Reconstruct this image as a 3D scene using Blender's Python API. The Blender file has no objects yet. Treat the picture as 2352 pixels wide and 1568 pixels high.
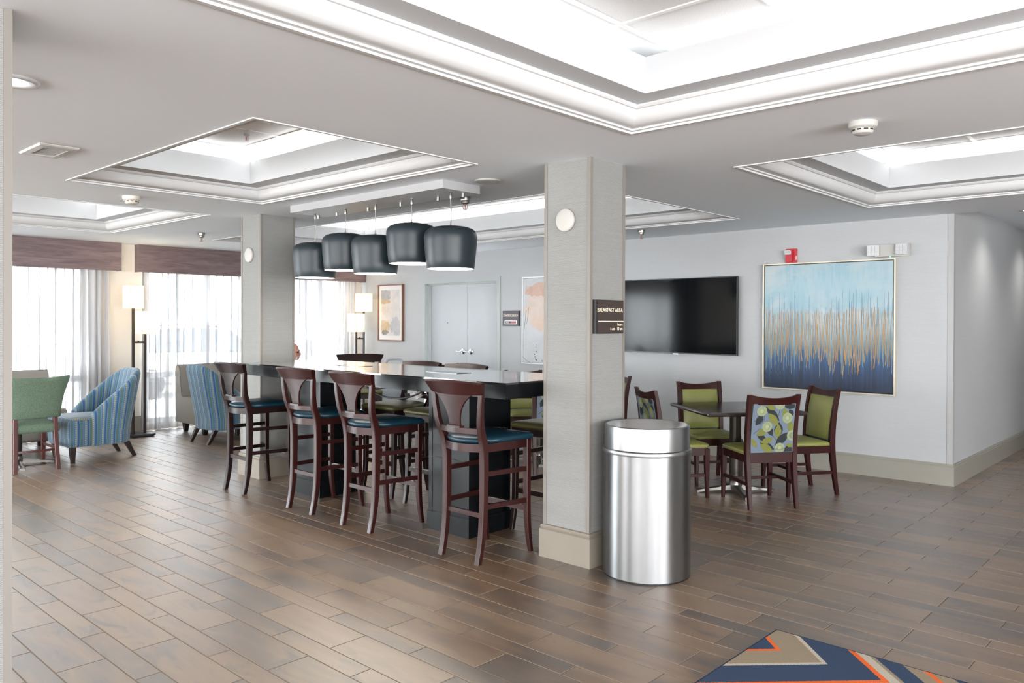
import bpy, bmesh, math, random
from mathutils import Vector, Matrix

random.seed(7)
PI = math.pi
SC = bpy.context.scene
COL = SC.collection

# ------------------------------------------------------------------ camera
cam_d = bpy.data.cameras.new('camera')
cam = bpy.data.objects.new('camera', cam_d)
COL.objects.link(cam)
SC.camera = cam
F_PX, CY = 1819.71, 745.98
cam_d.sensor_fit = 'HORIZONTAL'
cam_d.sensor_width = 36.0
cam_d.lens = F_PX / 2352.0 * 36.0
cam_d.shift_x = 0.0
cam_d.shift_y = -(784.0 - CY) / 2352.0
cam_d.clip_start = 0.05
cam_d.clip_end = 300
_pit, _rol, _yaw = -4.98394601e-03, 3.98373726e-03, 7.46693971e-01
_c, _s = math.cos(_yaw), math.sin(_yaw)
_M = Matrix(((_c, _s, 0), (0, 0, -1), (-_s, _c, 0)))
_P = Matrix(((1, 0, 0), (0, math.cos(_pit), math.sin(_pit)), (0, -math.sin(_pit), math.cos(_pit))))
_Q = Matrix(((math.cos(_rol), -math.sin(_rol), 0), (math.sin(_rol), math.cos(_rol), 0), (0, 0, 1)))
_W = _Q @ _P @ _M                      # world -> (right, down, forward)
_R = Matrix((_W[0], -_W[1], -_W[2])).transposed()
cam.matrix_world = Matrix.Translation((0, 0, 1.5)) @ _R.to_4x4()

# ------------------------------------------------------------------ render look
SC.view_settings.view_transform = 'Standard'
SC.view_settings.look = 'None'
SC.view_settings.gamma = 1.0
SC.view_settings.use_curve_mapping = False
SC.view_settings.exposure = 1.52
SC.render.engine = 'CYCLES'
SC.cycles.use_denoising = True
SC.cycles.max_bounces = 10
SC.cycles.diffuse_bounces = 6
SC.cycles.glossy_bounces = 4
SC.cycles.transmission_bounces = 8
SC.cycles.transparent_max_bounces = 12
SC.cycles.caustics_reflective = False
SC.cycles.caustics_refractive = False
SC.cycles.sample_clamp_indirect = 4.0

# ------------------------------------------------------------------ world
SKY = 14.0
wd = bpy.data.worlds.new('sky')
SC.world = wd
wd.use_nodes = True
wn = wd.node_tree.nodes
bg = wn.get('Background') or wn.new('ShaderNodeBackground')
bg.inputs[0].default_value = (0.93, 0.96, 1.0, 1)
bg.inputs[1].default_value = SKY

# ------------------------------------------------------------------ lights
COVE_W = 3.6           # watts per metre of cove strip
def area(name, loc, rot, sx, sy, power, col=(1, 1, 1), portal=False, spread=PI):
    d = bpy.data.lights.new(name, 'AREA')
    d.shape = 'RECTANGLE'
    d.size, d.size_y = sx, sy
    d.energy = power
    d.color = col
    d.spread = spread
    if portal:
        d.cycles.is_portal = True
    o = bpy.data.objects.new(name, d)
    o.location = loc
    o.rotation_euler = rot
    COL.objects.link(o)
    return o
# window portals (they only guide the sky light through the openings)
area('portal_window_left', (-11.06, 2.35, 1.1), (0, -PI/2, 0), 2.2, 2.9, 1, portal=True)
area('portal_window_right', (-11.06, 6.2, 1.1), (0, -PI/2, 0), 2.2, 3.5, 1, portal=True)
area('portal_window_side', (-11.06, -1.45, 1.1), (0, -PI/2, 0), 2.2, 3.3, 1, portal=True)
# fill light added behind the viewpoint, at made-up lobby openings (the openings stand in wall_lobby and wall_right)
FILL_W = 22.0              # watts per square metre of added fill light
for x0, x1 in ((-10.6, -6.8), (-6.2, -2.4), (-1.8, 2.0), (2.6, 6.0)):
    area('lobby_fill_light', ((x0+x1)/2, -9.06, 1.2), (PI/2, 0, 0), x1-x0, 2.2, FILL_W*(x1-x0)*2.2, (0.97, 0.985, 1.0))
for y0, y1 in ((-8.4, -4.8), (-4.2, -0.6), (0.0, 3.4)):
    area('lobby_fill_light', (6.66, (y0+y1)/2, 1.2), (0, PI/2, 0), 2.2, y1-y0, FILL_W*1.35*(y1-y0)*2.2, (0.97, 0.985, 1.0))

# ================================================================== helpers
def lin(c):
    return tuple(((v/255.0)/12.92 if v/255.0 <= 0.04045 else (((v/255.0)+0.055)/1.055)**2.4) for v in c) + (1.0,)

class NT:
    """tiny node-tree helper"""
    def __init__(s, name):
        s.m = bpy.data.materials.new(name)
        s.m.use_nodes = True
        s.t = s.m.node_tree
        s.n = s.t.nodes
        s.l = s.t.links
        s.b = s.n.get('Principled BSDF')
        s.out = s.n.get('Material Output')
    def new(s, typ, **kw):
        n = s.n.new(typ)
        for k, v in kw.items():
            setattr(n, k, v)
        return n
    def link(s, a, b):
        s.l.new(a, b)
    def val(s, sock, v):
        if hasattr(v, 'is_linked') or hasattr(v, 'node'):
            s.l.new(v, sock)
        else:
            sock.default_value = v
    def math(s, op, a, b=0.0, c=0.0):
        n = s.new('ShaderNodeMath', operation=op)
        s.val(n.inputs[0], a); s.val(n.inputs[1], b); s.val(n.inputs[2], c)
        return n.outputs[0]
    def mix(s, f, a, b):
        n = s.new('ShaderNodeMix', data_type='RGBA')
        s.val(n.inputs[0], f); s.val(n.inputs[6], a); s.val(n.inputs[7], b)
        return n.outputs[2]
    def ramp(s, f, stops, interp='LINEAR'):
        n = s.new('ShaderNodeValToRGB')
        cr = n.color_ramp
        cr.interpolation = interp
        while len(cr.elements) > 1:
            cr.elements.remove(cr.elements[-1])
        cr.elements[0].position = stops[0][0]
        cr.elements[0].color = stops[0][1]
        for p, c in stops[1:]:
            e = cr.elements.new(p)
            e.color = c
        s.val(n.inputs[0], f)
        return n.outputs[0]
    def coord(s, which='Object', scale=(1, 1, 1), loc=(0, 0, 0), rot=(0, 0, 0)):
        tc = s.new('ShaderNodeTexCoord')
        mp = s.new('ShaderNodeMapping')
        mp.inputs['Scale'].default_value = scale
        mp.inputs['Location'].default_value = loc
        mp.inputs['Rotation'].default_value = rot
        s.link(tc.outputs[which], mp.inputs[0])
        return mp.outputs[0]
    def world(s, scale=(1, 1, 1)):
        g = s.new('ShaderNodeNewGeometry')
        mp = s.new('ShaderNodeMapping')
        mp.inputs['Scale'].default_value = scale
        s.link(g.outputs['Position'], mp.inputs[0])
        return mp.outputs[0]
    def noise(s, vec, scale=5, detail=3, rough=0.5, dist=0.0):
        n = s.new('ShaderNodeTexNoise')
        s.link(vec, n.inputs['Vector'])
        n.inputs['Scale'].default_value = scale
        n.inputs['Detail'].default_value = detail
        n.inputs['Roughness'].default_value = rough
        n.inputs['Distortion'].default_value = dist
        return n.outputs[0]
    def bump(s, h, strength=0.3, dist=0.01):
        n = s.new('ShaderNodeBump')
        n.inputs['Strength'].default_value = strength
        n.inputs['Distance'].default_value = dist
        s.link(h, n.inputs['Height'])
        s.link(n.outputs[0], s.b.inputs['Normal'])
    def base(s, c):
        s.val(s.b.inputs['Base Color'], c)
    def rough(s, r):
        s.val(s.b.inputs['Roughness'], r)
    def set(s, **kw):
        for k, v in kw.items():
            s.b.inputs[k.replace('_', ' ')].default_value = v

def pbr(name, c, rough=0.5, metal=0.0, spec=0.5, vary=0.0, vscale=8, bump=0.0, bscale=60, stretch=(1, 1, 1), coat=0.0, rvary=0.0):
    t = NT(name)
    col = lin(c)
    v = None
    if vary or rvary:
        v = t.noise(t.coord('Object', stretch), vscale, 4, 0.6)
    if vary:
        a = tuple(max(0, x*(1-vary)) for x in col[:3]) + (1,)
        b = tuple(min(1, x*(1+vary)) for x in col[:3]) + (1,)
        t.base(t.ramp(v, [(0.3, a), (0.7, b)]))
    else:
        t.base(col)
    if rvary:
        t.rough(t.math('MULTIPLY_ADD', v, rvary, rough - rvary*0.5))
    else:
        t.rough(rough)
    t.set(Metallic=metal)
    t.b.inputs['Specular IOR Level'].default_value = spec
    if coat:
        t.b.inputs['Coat Weight'].default_value = coat
        t.b.inputs['Coat Roughness'].default_value = 0.15
    if bump:
        t.bump(t.noise(t.coord('Object', stretch), bscale, 3, 0.6), bump, 0.004)
    return t.m

# ---------------------------------------------------------------- materials
M = {}
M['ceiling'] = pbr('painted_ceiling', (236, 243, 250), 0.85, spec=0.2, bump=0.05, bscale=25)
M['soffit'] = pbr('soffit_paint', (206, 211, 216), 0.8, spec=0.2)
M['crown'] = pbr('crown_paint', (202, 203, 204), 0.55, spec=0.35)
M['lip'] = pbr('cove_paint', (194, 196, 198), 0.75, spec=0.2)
M['acoustic'] = pbr('acoustic_tile', (228, 230, 232), 0.95, spec=0.1, vary=0.04, vscale=120, bump=0.5, bscale=180)
M['tbar'] = pbr('ceiling_grid_metal', (235, 235, 235), 0.5)
M['white'] = pbr('white_plastic', (176, 174, 169), 0.45)
M['cream'] = pbr('cream_plastic', (205, 198, 188), 0.5)
M['white_gloss'] = pbr('white_enamel', (186, 186, 186), 0.3)
M['dark_slot'] = pbr('dark_slot', (30, 30, 30), 0.7)
M['vent'] = pbr('vent_grey', (178, 176, 173), 0.6)
M['trim'] = pbr('corner_trim', (122, 117, 111), 0.5)
M['trim_wall'] = pbr('wall_corner_trim', (162, 162, 162), 0.5)
M['plinth'] = pbr('column_plinth', (128, 120, 109), 0.5, vary=0.02)
M['baseboard'] = pbr('baseboard_paint', (142, 139, 130), 0.5, vary=0.02)
M['door'] = pbr('door_paint', (178, 182, 186), 0.45, vary=0.02, vscale=2)
M['doorframe'] = pbr('door_frame_paint', (168, 174, 173), 0.45)
M['chrome'] = pbr('chrome', (215, 218, 222), 0.15, metal=1.0)
M['steel'] = pbr('nickel', (150, 148, 145), 0.3, metal=1.0)
M['black'] = pbr('black_frame', (16, 18, 20), 0.3)
M['pend'] = pbr('slate_enamel', (36, 45, 50), 0.38, spec=0.32)
M['pend_in'] = pbr('white_reflector', (245, 245, 243), 0.5)
M['fixture'] = pbr('fixture_white', (166, 166, 167), 0.4)
M['glass_dark'] = pbr('screen_glass', (8, 10, 13), 0.10, spec=0.12)
M['gold_frame'] = pbr('champagne_frame', (205, 196, 178), 0.35, metal=0.35)
M['white_frame'] = pbr('white_frame', (242, 242, 244), 0.3)
M['brown_frame'] = pbr('walnut_frame', (120, 84, 64), 0.4, vary=0.15, vscale=3, stretch=(1, 1, 8))
M['matboard'] = pbr('mat_board', (212, 212, 214), 0.7)
M['red'] = pbr('alarm_red', (172, 28, 42), 0.35)
M['lens'] = pbr('clear_lens', (196, 198, 200), 0.1, spec=0.8)
M['lens_grey'] = pbr('lens_grey', (170, 172, 174), 0.2)
M['led'] = None
M['sign'] = pbr('sign_brown', (58, 48, 43), 0.45)
M['sign_edge'] = pbr('sign_edge', (38, 37, 36), 0.4)
M['sign_grey'] = pbr('sign_grey', (82, 78, 86), 0.45)
M['sign_dark'] = pbr('sign_dark', (52, 50, 62), 0.45)
M['sign_red'] = pbr('slider_red', (160, 86, 96), 0.5)
M['letter'] = pbr('sign_lettering', (238, 228, 205), 0.5)
M['letter_w'] = pbr('white_lettering', (240, 240, 240), 0.5)
M['wood'] = pbr('mahogany_stain', (42, 14, 12), 0.36, vary=0.3, vscale=5, stretch=(1, 1, 0.25), spec=0.3, coat=0.04)
M['wood_dark'] = pbr('dark_mahogany', (27, 10, 9), 0.36, vary=0.3, vscale=5, stretch=(1, 1, 0.25), spec=0.3, coat=0.04)
M['wood_dining'] = pbr('red_mahogany', (44, 13, 11), 0.36, vary=0.3, vscale=5, stretch=(1, 1, 0.25), spec=0.22)
M['wood_cherry'] = pbr('cherry_stain', (66, 22, 18), 0.35, vary=0.25, vscale=6, stretch=(1, 1, 0.25), coat=0.2)
M['wood_espresso'] = pbr('espresso_stain', (32, 22, 19), 0.35, vary=0.2, vscale=6)
M['teal'] = pbr('teal_vinyl', (12, 42, 55), 0.36, spec=0.35, bump=0.08, bscale=250, vary=0.06)
M['lime'] = pbr('lime_vinyl', (128, 130, 74), 0.42, spec=0.4, bump=0.06, bscale=250, vary=0.05)
M['olive'] = pbr('shaded_lime_vinyl', (88, 84, 50), 0.34, spec=0.5, bump=0.06, bscale=250)  # lime vinyl again, darkened: shade on the far seats put into the colour
M['lime_pipe'] = pbr('lime_piping', (122, 126, 64), 0.45)
M['bar_black'] = pbr('black_lacquer', (7, 10, 13), 0.3, vary=0.1, vscale=3, spec=0.25)
M['bar_top'] = pbr('polished_black_top', (16, 17, 19), 0.05, spec=0.9, coat=1.0)
M['hatch'] = pbr('hatch_metal', (46, 48, 50), 0.12, metal=0.6)
M['dtable'] = pbr('dark_table_laminate', (34, 28, 26), 0.24, vary=0.18, vscale=3, stretch=(0.4, 3, 1))
M['dtable_edge'] = pbr('table_edge', (50, 40, 40), 0.2)
M['cast'] = pbr('cast_iron', (64, 58, 52), 0.35, metal=0.5)
M['cast_wear'] = pbr('worn_steel', (128, 124, 120), 0.3, metal=0.9)
M['print_bg'] = pbr('print_blue_grey', (100, 113, 128), 0.8, vary=0.06, vscale=60, stretch=(1, 1, 4))
M['print_olive'] = pbr('print_olive', (108, 112, 48), 0.8, vary=0.12, vscale=90)
M['print_dark'] = pbr('print_charcoal', (28, 35, 40), 0.8)
M['print_pale'] = pbr('print_pale_green', (150, 158, 120), 0.8)
M['print_mid'] = pbr('print_sage', (110, 122, 96), 0.8)
M['booth'] = pbr('taupe_vinyl', (132, 128, 121), 0.38, spec=0.5, bump=0.05, bscale=120)
M['booth_pipe'] = pbr('booth_piping', (100, 96, 90), 0.4)
M['lamp_pole'] = pbr('bronze_pole', (72, 66, 64), 0.35, metal=0.6)
M['lamp_base'] = pbr('dark_lamp_base', (38, 40, 46), 0.4)
M['foot'] = pbr('glide', (60, 58, 56), 0.4, metal=0.5)
M['glide_w'] = pbr('white_glide', (180, 176, 170), 0.5)
M['winframe'] = pbr('window_frame', (214, 216, 220), 0.4)
M['highchair'] = pbr('grey_plastic', (150, 156, 162), 0.4)
M['cord'] = pbr('black_cord', (14, 15, 17), 0.45)
M['bag'] = pbr('crinkled_plastic', (190, 185, 182), 0.4, vary=0.2, vscale=30)
M['skin'] = pbr('skin', (196, 140, 124), 0.5, vary=0.04)
M['shirt'] = pbr('blue_shirt', (120, 132, 150), 0.8)
M['trouser'] = pbr('dark_trousers', (52, 54, 62), 0.8)
M['beard'] = pbr('grey_hair', (200, 198, 196), 0.8)
M['shoe'] = pbr('shoe_leather', (40, 34, 30), 0.4)
M['grout'] = pbr('grout', (130, 118, 106), 0.95, spec=0.1)
M['concrete'] = pbr('outdoor_paving', (190, 190, 188), 0.9, vary=0.06)
M['hedge'] = pbr('hedge_green', (120, 140, 100), 0.9, vary=0.3, vscale=6)
M['siding'] = pbr('outdoor_siding', (225, 225, 225), 0.8)
M['car_white'] = pbr('white_car_paint', (232, 234, 238), 0.25)
M['car_red'] = pbr('red_car_paint', (160, 40, 40), 0.25)
M['car_glass'] = pbr('car_glass', (90, 100, 112), 0.15)
M['rubber'] = pbr('tyre_rubber', (36, 36, 38), 0.7)

def emission(name, c, strength):
    t = NT(name)
    t.n.remove(t.b)
    e = t.new('ShaderNodeEmission')
    e.inputs[0].default_value = lin(c)
    e.inputs[1].default_value = strength
    t.link(e.outputs[0], t.out.inputs[0])
    return t.m
M['lamp_on'] = emission('lit_lens', (255, 252, 245), 5.0)
M['led'] = emission('green_led', (60, 230, 150), 2.5)
M['bulb'] = emission('bulb_glow', (255, 246, 232), 10.0)

def make_wallpaper(name, c, pitch, strength, vary, dist=4.0, rib=0.6):
    t = NT(name)
    n1 = t.noise(t.world((3, 3, 260)), 1.0, 4, 0.7)
    n2 = t.noise(t.world((0.8, 0.8, 1.2)), 1.5, 2)
    n3 = t.noise(t.world((60, 60, 220)), 1.0, 2)
    w = t.new('ShaderNodeTexWave', wave_type='BANDS', bands_direction='Z')
    t.link(t.world((1, 1, 1)), w.inputs[0])
    w.inputs['Scale'].default_value = 2*PI/pitch/20.0
    w.inputs['Distortion'].default_value = dist
    w.inputs['Detail'].default_value = 3
    w.inputs['Detail Scale'].default_value = 3.0
    hgt = t.math('ADD', t.math('MULTIPLY', w.outputs[0], rib), t.math('MULTIPLY', n1, 0.8))
    col = lin(c)
    a = tuple(x*(1-vary) for x in col[:3]) + (1,)
    b = tuple(min(1, x*(1+vary*0.6)) for x in col[:3]) + (1,)
    f = t.math('ADD', t.math('MULTIPLY', hgt, 0.55), t.math('MULTIPLY', t.math('ADD', n2, n3), 0.18))
    t.base(t.ramp(f, [(0.25, a), (0.75, b)]))
    t.rough(0.75)
    t.b.inputs['Specular IOR Level'].default_value = 0.25
    t.bump(hgt, strength, 0.003)
    return t.m
M['paper_col'] = make_wallpaper('column_grasscloth', (139, 139, 137), 0.0065, 0.55, 0.24)
M['paper_wall'] = make_wallpaper('wall_grasscloth', (177, 179, 181), 0.009, 0.3, 0.12, 6.0, 0.22)
M['paper_warm'] = make_wallpaper('window_wall_paper', (226, 221, 212), 0.009, 0.25, 0.08, 6.0, 0.22)

# floor tile: two-toned wood-look porcelain, grain along X
def make_tile():
    t = NT('wood_look_tile')
    oi = t.new('ShaderNodeObjectInfo')
    at = t.new('ShaderNodeAttribute', attribute_name='tid')
    r = t.math('FRACT', t.math('ADD', oi.outputs['Random'], at.outputs['Fac']))
    g = t.new('ShaderNodeNewGeometry')
    off = t.new('ShaderNodeCombineXYZ')
    t.val(off.inputs[0], t.math('MULTIPLY', r, 37.0)); t.val(off.inputs[1], t.math('MULTIPLY', r, 91.0)); t.val(off.inputs[2], t.math('MULTIPLY', r, 13.0))
    add = t.new('ShaderNodeVectorMath', operation='ADD')
    t.link(g.outputs['Position'], add.inputs[0]); t.link(off.outputs[0], add.inputs[1])
    mp = t.new('ShaderNodeMapping'); mp.inputs['Scale'].default_value = (1.6, 9, 1)
    t.link(add.outputs[0], mp.inputs[0])
    mp2 = t.new('ShaderNodeMapping'); mp2.inputs['Scale'].default_value = (3.0, 7.0, 1)
    t.link(add.outputs[0], mp2.inputs[0])
    mp3 = t.new('ShaderNodeMapping'); mp3.inputs['Scale'].default_value = (6, 70, 1)
    t.link(add.outputs[0], mp3.inputs[0])
    n1 = t.noise(mp.outputs[0], 1.0, 5, 0.62, 0.4)
    n2 = t.noise(mp2.outputs[0], 1.0, 3, 0.6, 0.8)
    n3 = t.noise(mp3.outputs[0], 1.0, 4, 0.7)
    f = t.math('ADD', t.math('MULTIPLY', n1, 0.75), t.math('MULTIPLY', r, 0.22))
    c = t.ramp(f, [(0.27, lin((50, 35, 22))), (0.42, lin((86, 61, 36))), (0.55, lin((118, 85, 47))), (0.7, lin((126, 101, 68)))])
    dark = t.ramp(n2, [(0.28, (1, 1, 1, 1)), (0.42, (0, 0, 0, 1))])
    c2 = t.mix(t.math('MULTIPLY', dark, 0.8), c, lin((34, 27, 22)))
    streak = t.ramp(n3, [(0.26, (1, 1, 1, 1)), (0.38, (0, 0, 0, 1))])
    c3 = t.mix(t.math('MULTIPLY', streak, 0.6), c2, lin((30, 24, 20)))
    t.base(c3)
    t.rough(t.math('MULTIPLY_ADD', n1, 0.2, 0.31))
    t.b.inputs['Specular IOR Level'].default_value = 1.0
    t.b.inputs['IOR'].default_value = 1.75
    t.b.inputs['Coat Weight'].default_value = 1.0
    t.b.inputs['Coat IOR'].default_value = 1.75
    t.b.inputs['Coat Roughness'].default_value = 0.44
    h = t.math('ADD', t.math('MULTIPLY', n2, 0.6), t.math('MULTIPLY', n3, 0.4))
    t.bump(h, 0.22, 0.004)
    return t.m
M['tile'] = make_tile()

# valance wood laminate
def make_valance(name, dk, lt):
    t = NT(name)
    n = t.noise(t.coord('Object', (1.0, 1.3, 14)), 1.6, 5, 0.65, 0.9)
    t.base(t.ramp(n, [(0.25, lin(dk)), (0.75, lin(lt))]))
    t.rough(0.5)
    return t.m
M['valance'] = make_valance('valance_laminate', (84, 70, 72), (132, 114, 114))
M['valance_warm'] = make_valance('valance_laminate_warm', (112, 80, 64), (154, 116, 96))

# brushed steel of the bin
t = NT('brushed_steel')
n = t.noise(t.coord('Object', (30, 30, 1)), 1.0, 3, 0.6)
n2 = t.noise(t.coord('Object', (5, 5, 2)), 1.0, 2)
t.base(t.ramp(n2, [(0.3, lin((128, 129, 130))), (0.7, lin((140, 140, 141)))]))
t.set(Metallic=1.0)
t.rough(t.math('MULTIPLY_ADD', n, 0.04, 0.36))
t.b.inputs['Anisotropic'].default_value = 0.8
t.b.inputs['Anisotropic Rotation'].default_value = 0.25
tg = t.new('ShaderNodeTangent', direction_type='RADIAL', axis='Z')
t.link(tg.outputs[0], t.b.inputs['Tangent'])
M['brushed'] = t.m
M['brushed_bright'] = pbr('brushed_steel_brightened', (226, 227, 228), 0.30, metal=1.0)  # same steel in a brighter colour, so the inner cone looks lit
M['brushed_lid'] = pbr('brushed_steel_lid', (140, 141, 142), 0.33, metal=1.0)

# sheer curtain
t = NT('sheer_voile')
t.n.remove(t.b)
tr = t.new('ShaderNodeBsdfTransparent'); tr.inputs[0].default_value = (1, 1, 1, 1)
tl = t.new('ShaderNodeBsdfTranslucent'); tl.inputs[0].default_value = (0.030, 0.030, 0.031, 1)
df = t.new('ShaderNodeBsdfDiffuse'); df.inputs[0].default_value = (0.95, 0.95, 0.97, 1)
m1 = t.new('ShaderNodeMixShader'); m1.inputs[0].default_value = 0.5
t.link(tl.outputs[0], m1.inputs[1]); t.link(df.outputs[0], m1.inputs[2])
m2 = t.new('ShaderNodeMixShader')
# a weave lets less through where the fold turns edge-on: T = T0 ** (1/cos)
v = t.new('ShaderNodeTexVoronoi'); v.inputs['Scale'].default_value = 3.2
t.link(t.coord('Object', (1, 1, 0.8)), v.inputs[0])
ogee = t.ramp(v.outputs['Distance'], [(0.42, (0.24, 0.24, 0.24, 1)), (0.47, (0.17, 0.17, 0.17, 1))])
lw = t.new('ShaderNodeLayerWeight'); lw.inputs[0].default_value = 0.5
cosv = t.math('MAXIMUM', t.math('SUBTRACT', 1.0, lw.outputs['Facing']), 0.12)
bands = t.ramp(t.noise(t.coord('Object', (1, 11, 0.12)), 1.0, 3, 0.6), [(0.36, (0.04, 0.04, 0.04, 1)), (0.58, (1, 1, 1, 1))])
tt = t.math('MULTIPLY', t.math('POWER', ogee, t.math('DIVIDE', 1.0, cosv)), bands)
t.val(m2.inputs[0], t.math('SUBTRACT', 1.0, tt))
t.link(tr.outputs[0], m2.inputs[1]); t.link(m1.outputs[0], m2.inputs[2])
t.link(m2.outputs[0], t.out.inputs[0])
M['sheer'] = t.m

# pane glass
t = NT('pane_glass')
t.n.remove(t.b)
tr = t.new('ShaderNodeBsdfTransparent'); tr.inputs[0].default_value = (0.96, 0.98, 0.98, 1)
gl = t.new('ShaderNodeBsdfGlossy'); gl.inputs['Roughness'].default_value = 0.02
m1 = t.new('ShaderNodeMixShader'); m1.inputs[0].default_value = 0.06
t.link(tr.outputs[0], m1.inputs[1]); t.link(gl.outputs[0], m1.inputs[2]); t.link(m1.outputs[0], t.out.inputs[0])
M['pane'] = t.m

# lamp shade: linen lit from inside by its own bulb
t = NT('linen_shade')
t.n.remove(t.b)
tl = t.new('ShaderNodeBsdfTranslucent'); tl.inputs[0].default_value = lin((255, 246, 228))
df = t.new('ShaderNodeBsdfDiffuse'); df.inputs[0].default_value = lin((240, 230, 208))
m1 = t.new('ShaderNodeMixShader'); m1.inputs[0].default_value = 0.35
t.link(tl.outputs[0], m1.inputs[1]); t.link(df.outputs[0], m1.inputs[2])
em = t.new('ShaderNodeEmission'); em.inputs[0].default_value = lin((255, 236, 200)); em.inputs[1].default_value = 0.07
ad = t.new('ShaderNodeAddShader')
t.link(m1.outputs[0], ad.inputs[0]); t.link(em.outputs[0], ad.inputs[1]); t.link(ad.outputs[0], t.out.inputs[0])
M['shade'] = t.m

# striped armchair cloth (uses UVs in metres)
t = NT('striped_cloth')
uv = t.new('ShaderNodeUVMap', uv_map='UVMap')
sp = t.new('ShaderNodeSeparateXYZ'); t.link(uv.outputs[0], sp.inputs[0])
u = t.math('FRACT', t.math('DIVIDE', sp.outputs[0], 0.094))
BL, LB, GR, TN, MB_ = lin((34, 70, 108)), lin((84, 114, 136)), lin((78, 100, 72)), lin((134, 136, 120)), lin((56, 94, 126))
st = t.ramp(u, [(0.0, BL), (0.15, MB_), (0.21, LB), (0.27, TN), (0.43, MB_), (0.53, LB), (0.60, MB_), (0.68, GR), (0.86, MB_), (0.93, LB)], 'CONSTANT')
du = t.math('ABSOLUTE', t.math('SUBTRACT', t.math('FRACT', t.math('MULTIPLY', u, 4.0)), 0.5))
ch = t.math('FRACT', t.math('ADD', t.math('DIVIDE', sp.outputs[1], 0.022), t.math('MULTIPLY', du, 0.9)))
dk = t.ramp(ch, [(0.0, (1, 1, 1, 1)), (0.42, (0, 0, 0, 1))], 'CONSTANT')
ist = t.ramp(u, [(0, (0, 0, 0, 1)), (0.27, (1, 1, 1, 1)), (0.43, (0, 0, 0, 1)), (0.68, (1, 1, 1, 1)), (0.86, (0, 0, 0, 1))], 'CONSTANT')
t.base(t.mix(t.math('MULTIPLY', t.math('MULTIPLY', dk, ist), 0.6), st, lin((38, 72, 100))))
t.rough(0.85)
t.b.inputs['Sheen Weight'].default_value = 0.3
t.bump(t.noise(t.coord('Object'), 350, 2), 0.3, 0.002)
M['stripe'] = t.m

# green tweed
t = NT('green_tweed')
n = t.noise(t.coord('Object', (1, 1, 1.0)), 260, 3, 0.7)
t.base(t.ramp(n, [(0.32, lin((52, 80, 80))), (0.5, lin((86, 108, 94))), (0.68, lin((134, 144, 106)))]))
t.rough(0.9)
t.bump(n, 0.3, 0.003)
M['tweed'] = t.m

# blue abstract painting (flat picture): pale sky, misty middle, deep blue foot
t = NT('blue_canvas')
uvv = t.coord('Generated')
sp = t.new('ShaderNodeSeparateXYZ'); t.link(uvv, sp.inputs[0])
nv = t.noise(t.coord('Generated', (34, 1, 1.2)), 1.0, 5, 0.7, 0.1)
nb = t.noise(t.coord('Generated', (2.2, 1, 3.0), rot=(0, 0.5, 0)), 1.0, 4, 0.6, 0.6)
hh = t.math('ADD', sp.outputs[2], t.math('MULTIPLY', t.math('SUBTRACT', nv, 0.5), 0.55))
colr = t.ramp(hh, [(0.0, lin((34, 48, 72))), (0.14, lin((38, 66, 104))), (0.25, lin((44, 92, 138))), (0.36, lin((112, 142, 152))), (0.5, lin((142, 178, 192))), (0.66, lin((158, 200, 216))), (0.85, lin((176, 210, 222))), (1.0, lin((150, 196, 214)))])
cl = t.ramp(nb, [(0.40, (0, 0, 0, 1)), (0.58, (1, 1, 1, 1))])
up = t.ramp(sp.outputs[2], [(0.3, (0, 0, 0, 1)), (0.62, (1, 1, 1, 1))])
hv = t.new('ShaderNodeHueSaturation'); hv.inputs['Value'].default_value = 0.68; hv.inputs['Saturation'].default_value = 0.92
t.link(t.mix(t.math('MULTIPLY', t.math('MULTIPLY', cl, up), 0.75), colr, lin((212, 222, 224))), hv.inputs['Color'])
t.base(hv.outputs[0])
t.rough(0.55)
M['canvas_blue'] = t.m
M['drip_gold'] = pbr('gold_paint', (158, 122, 74), 0.45, vary=0.15, vscale=12)
M['drip_dark'] = pbr('thin_blue_drip', (82, 118, 140), 0.6)
M['drip_pale'] = pbr('thin_pale_drip', (128, 150, 150), 0.6)

def blotch(name, base, spots, rough=0.7):
    """flat picture: base colour plus big torn-edged blots placed in generated coordinates (x, z)"""
    t = NT(name)
    g = t.coord('Generated')
    sp = t.new('ShaderNodeSeparateXYZ'); t.link(g, sp.inputs[0])
    nn = t.noise(t.coord('Generated', (3, 1, 5)), 1.6, 5, 0.65, 0.5)
    mott = t.noise(t.coord('Generated', (2, 1, 3)), 2.5, 4, 0.6, 0.8)
    c = t.ramp(mott, [(0.3, lin(base[0])), (0.7, lin(base[1]))])
    for (cx, cz, rx, rz, ca, cb, k) in spots:
        dx = t.math('DIVIDE', t.math('SUBTRACT', sp.outputs[0], cx), rx)
        dz = t.math('DIVIDE', t.math('SUBTRACT', sp.outputs[2], cz), rz)
        d = t.math('ADD', t.math('MULTIPLY', dx, dx), t.math('MULTIPLY', dz, dz))
        d = t.math('ADD', d, t.math('MULTIPLY', t.math('SUBTRACT', nn, 0.5), 2.6))
        f = t.ramp(d, [(0.85, (k, k, k, 1)), (1.0, (0, 0, 0, 1))])
        c = t.mix(f, c, t.ramp(mott, [(0.35, lin(ca)), (0.65, lin(cb))]))
    hv = t.new('ShaderNodeHueSaturation'); hv.inputs['Value'].default_value = 0.7; hv.inputs['Saturation'].default_value = 0.8
    t.link(c, hv.inputs['Color'])
    t.base(hv.outputs[0])
    t.rough(rough)
    return t.m
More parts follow.
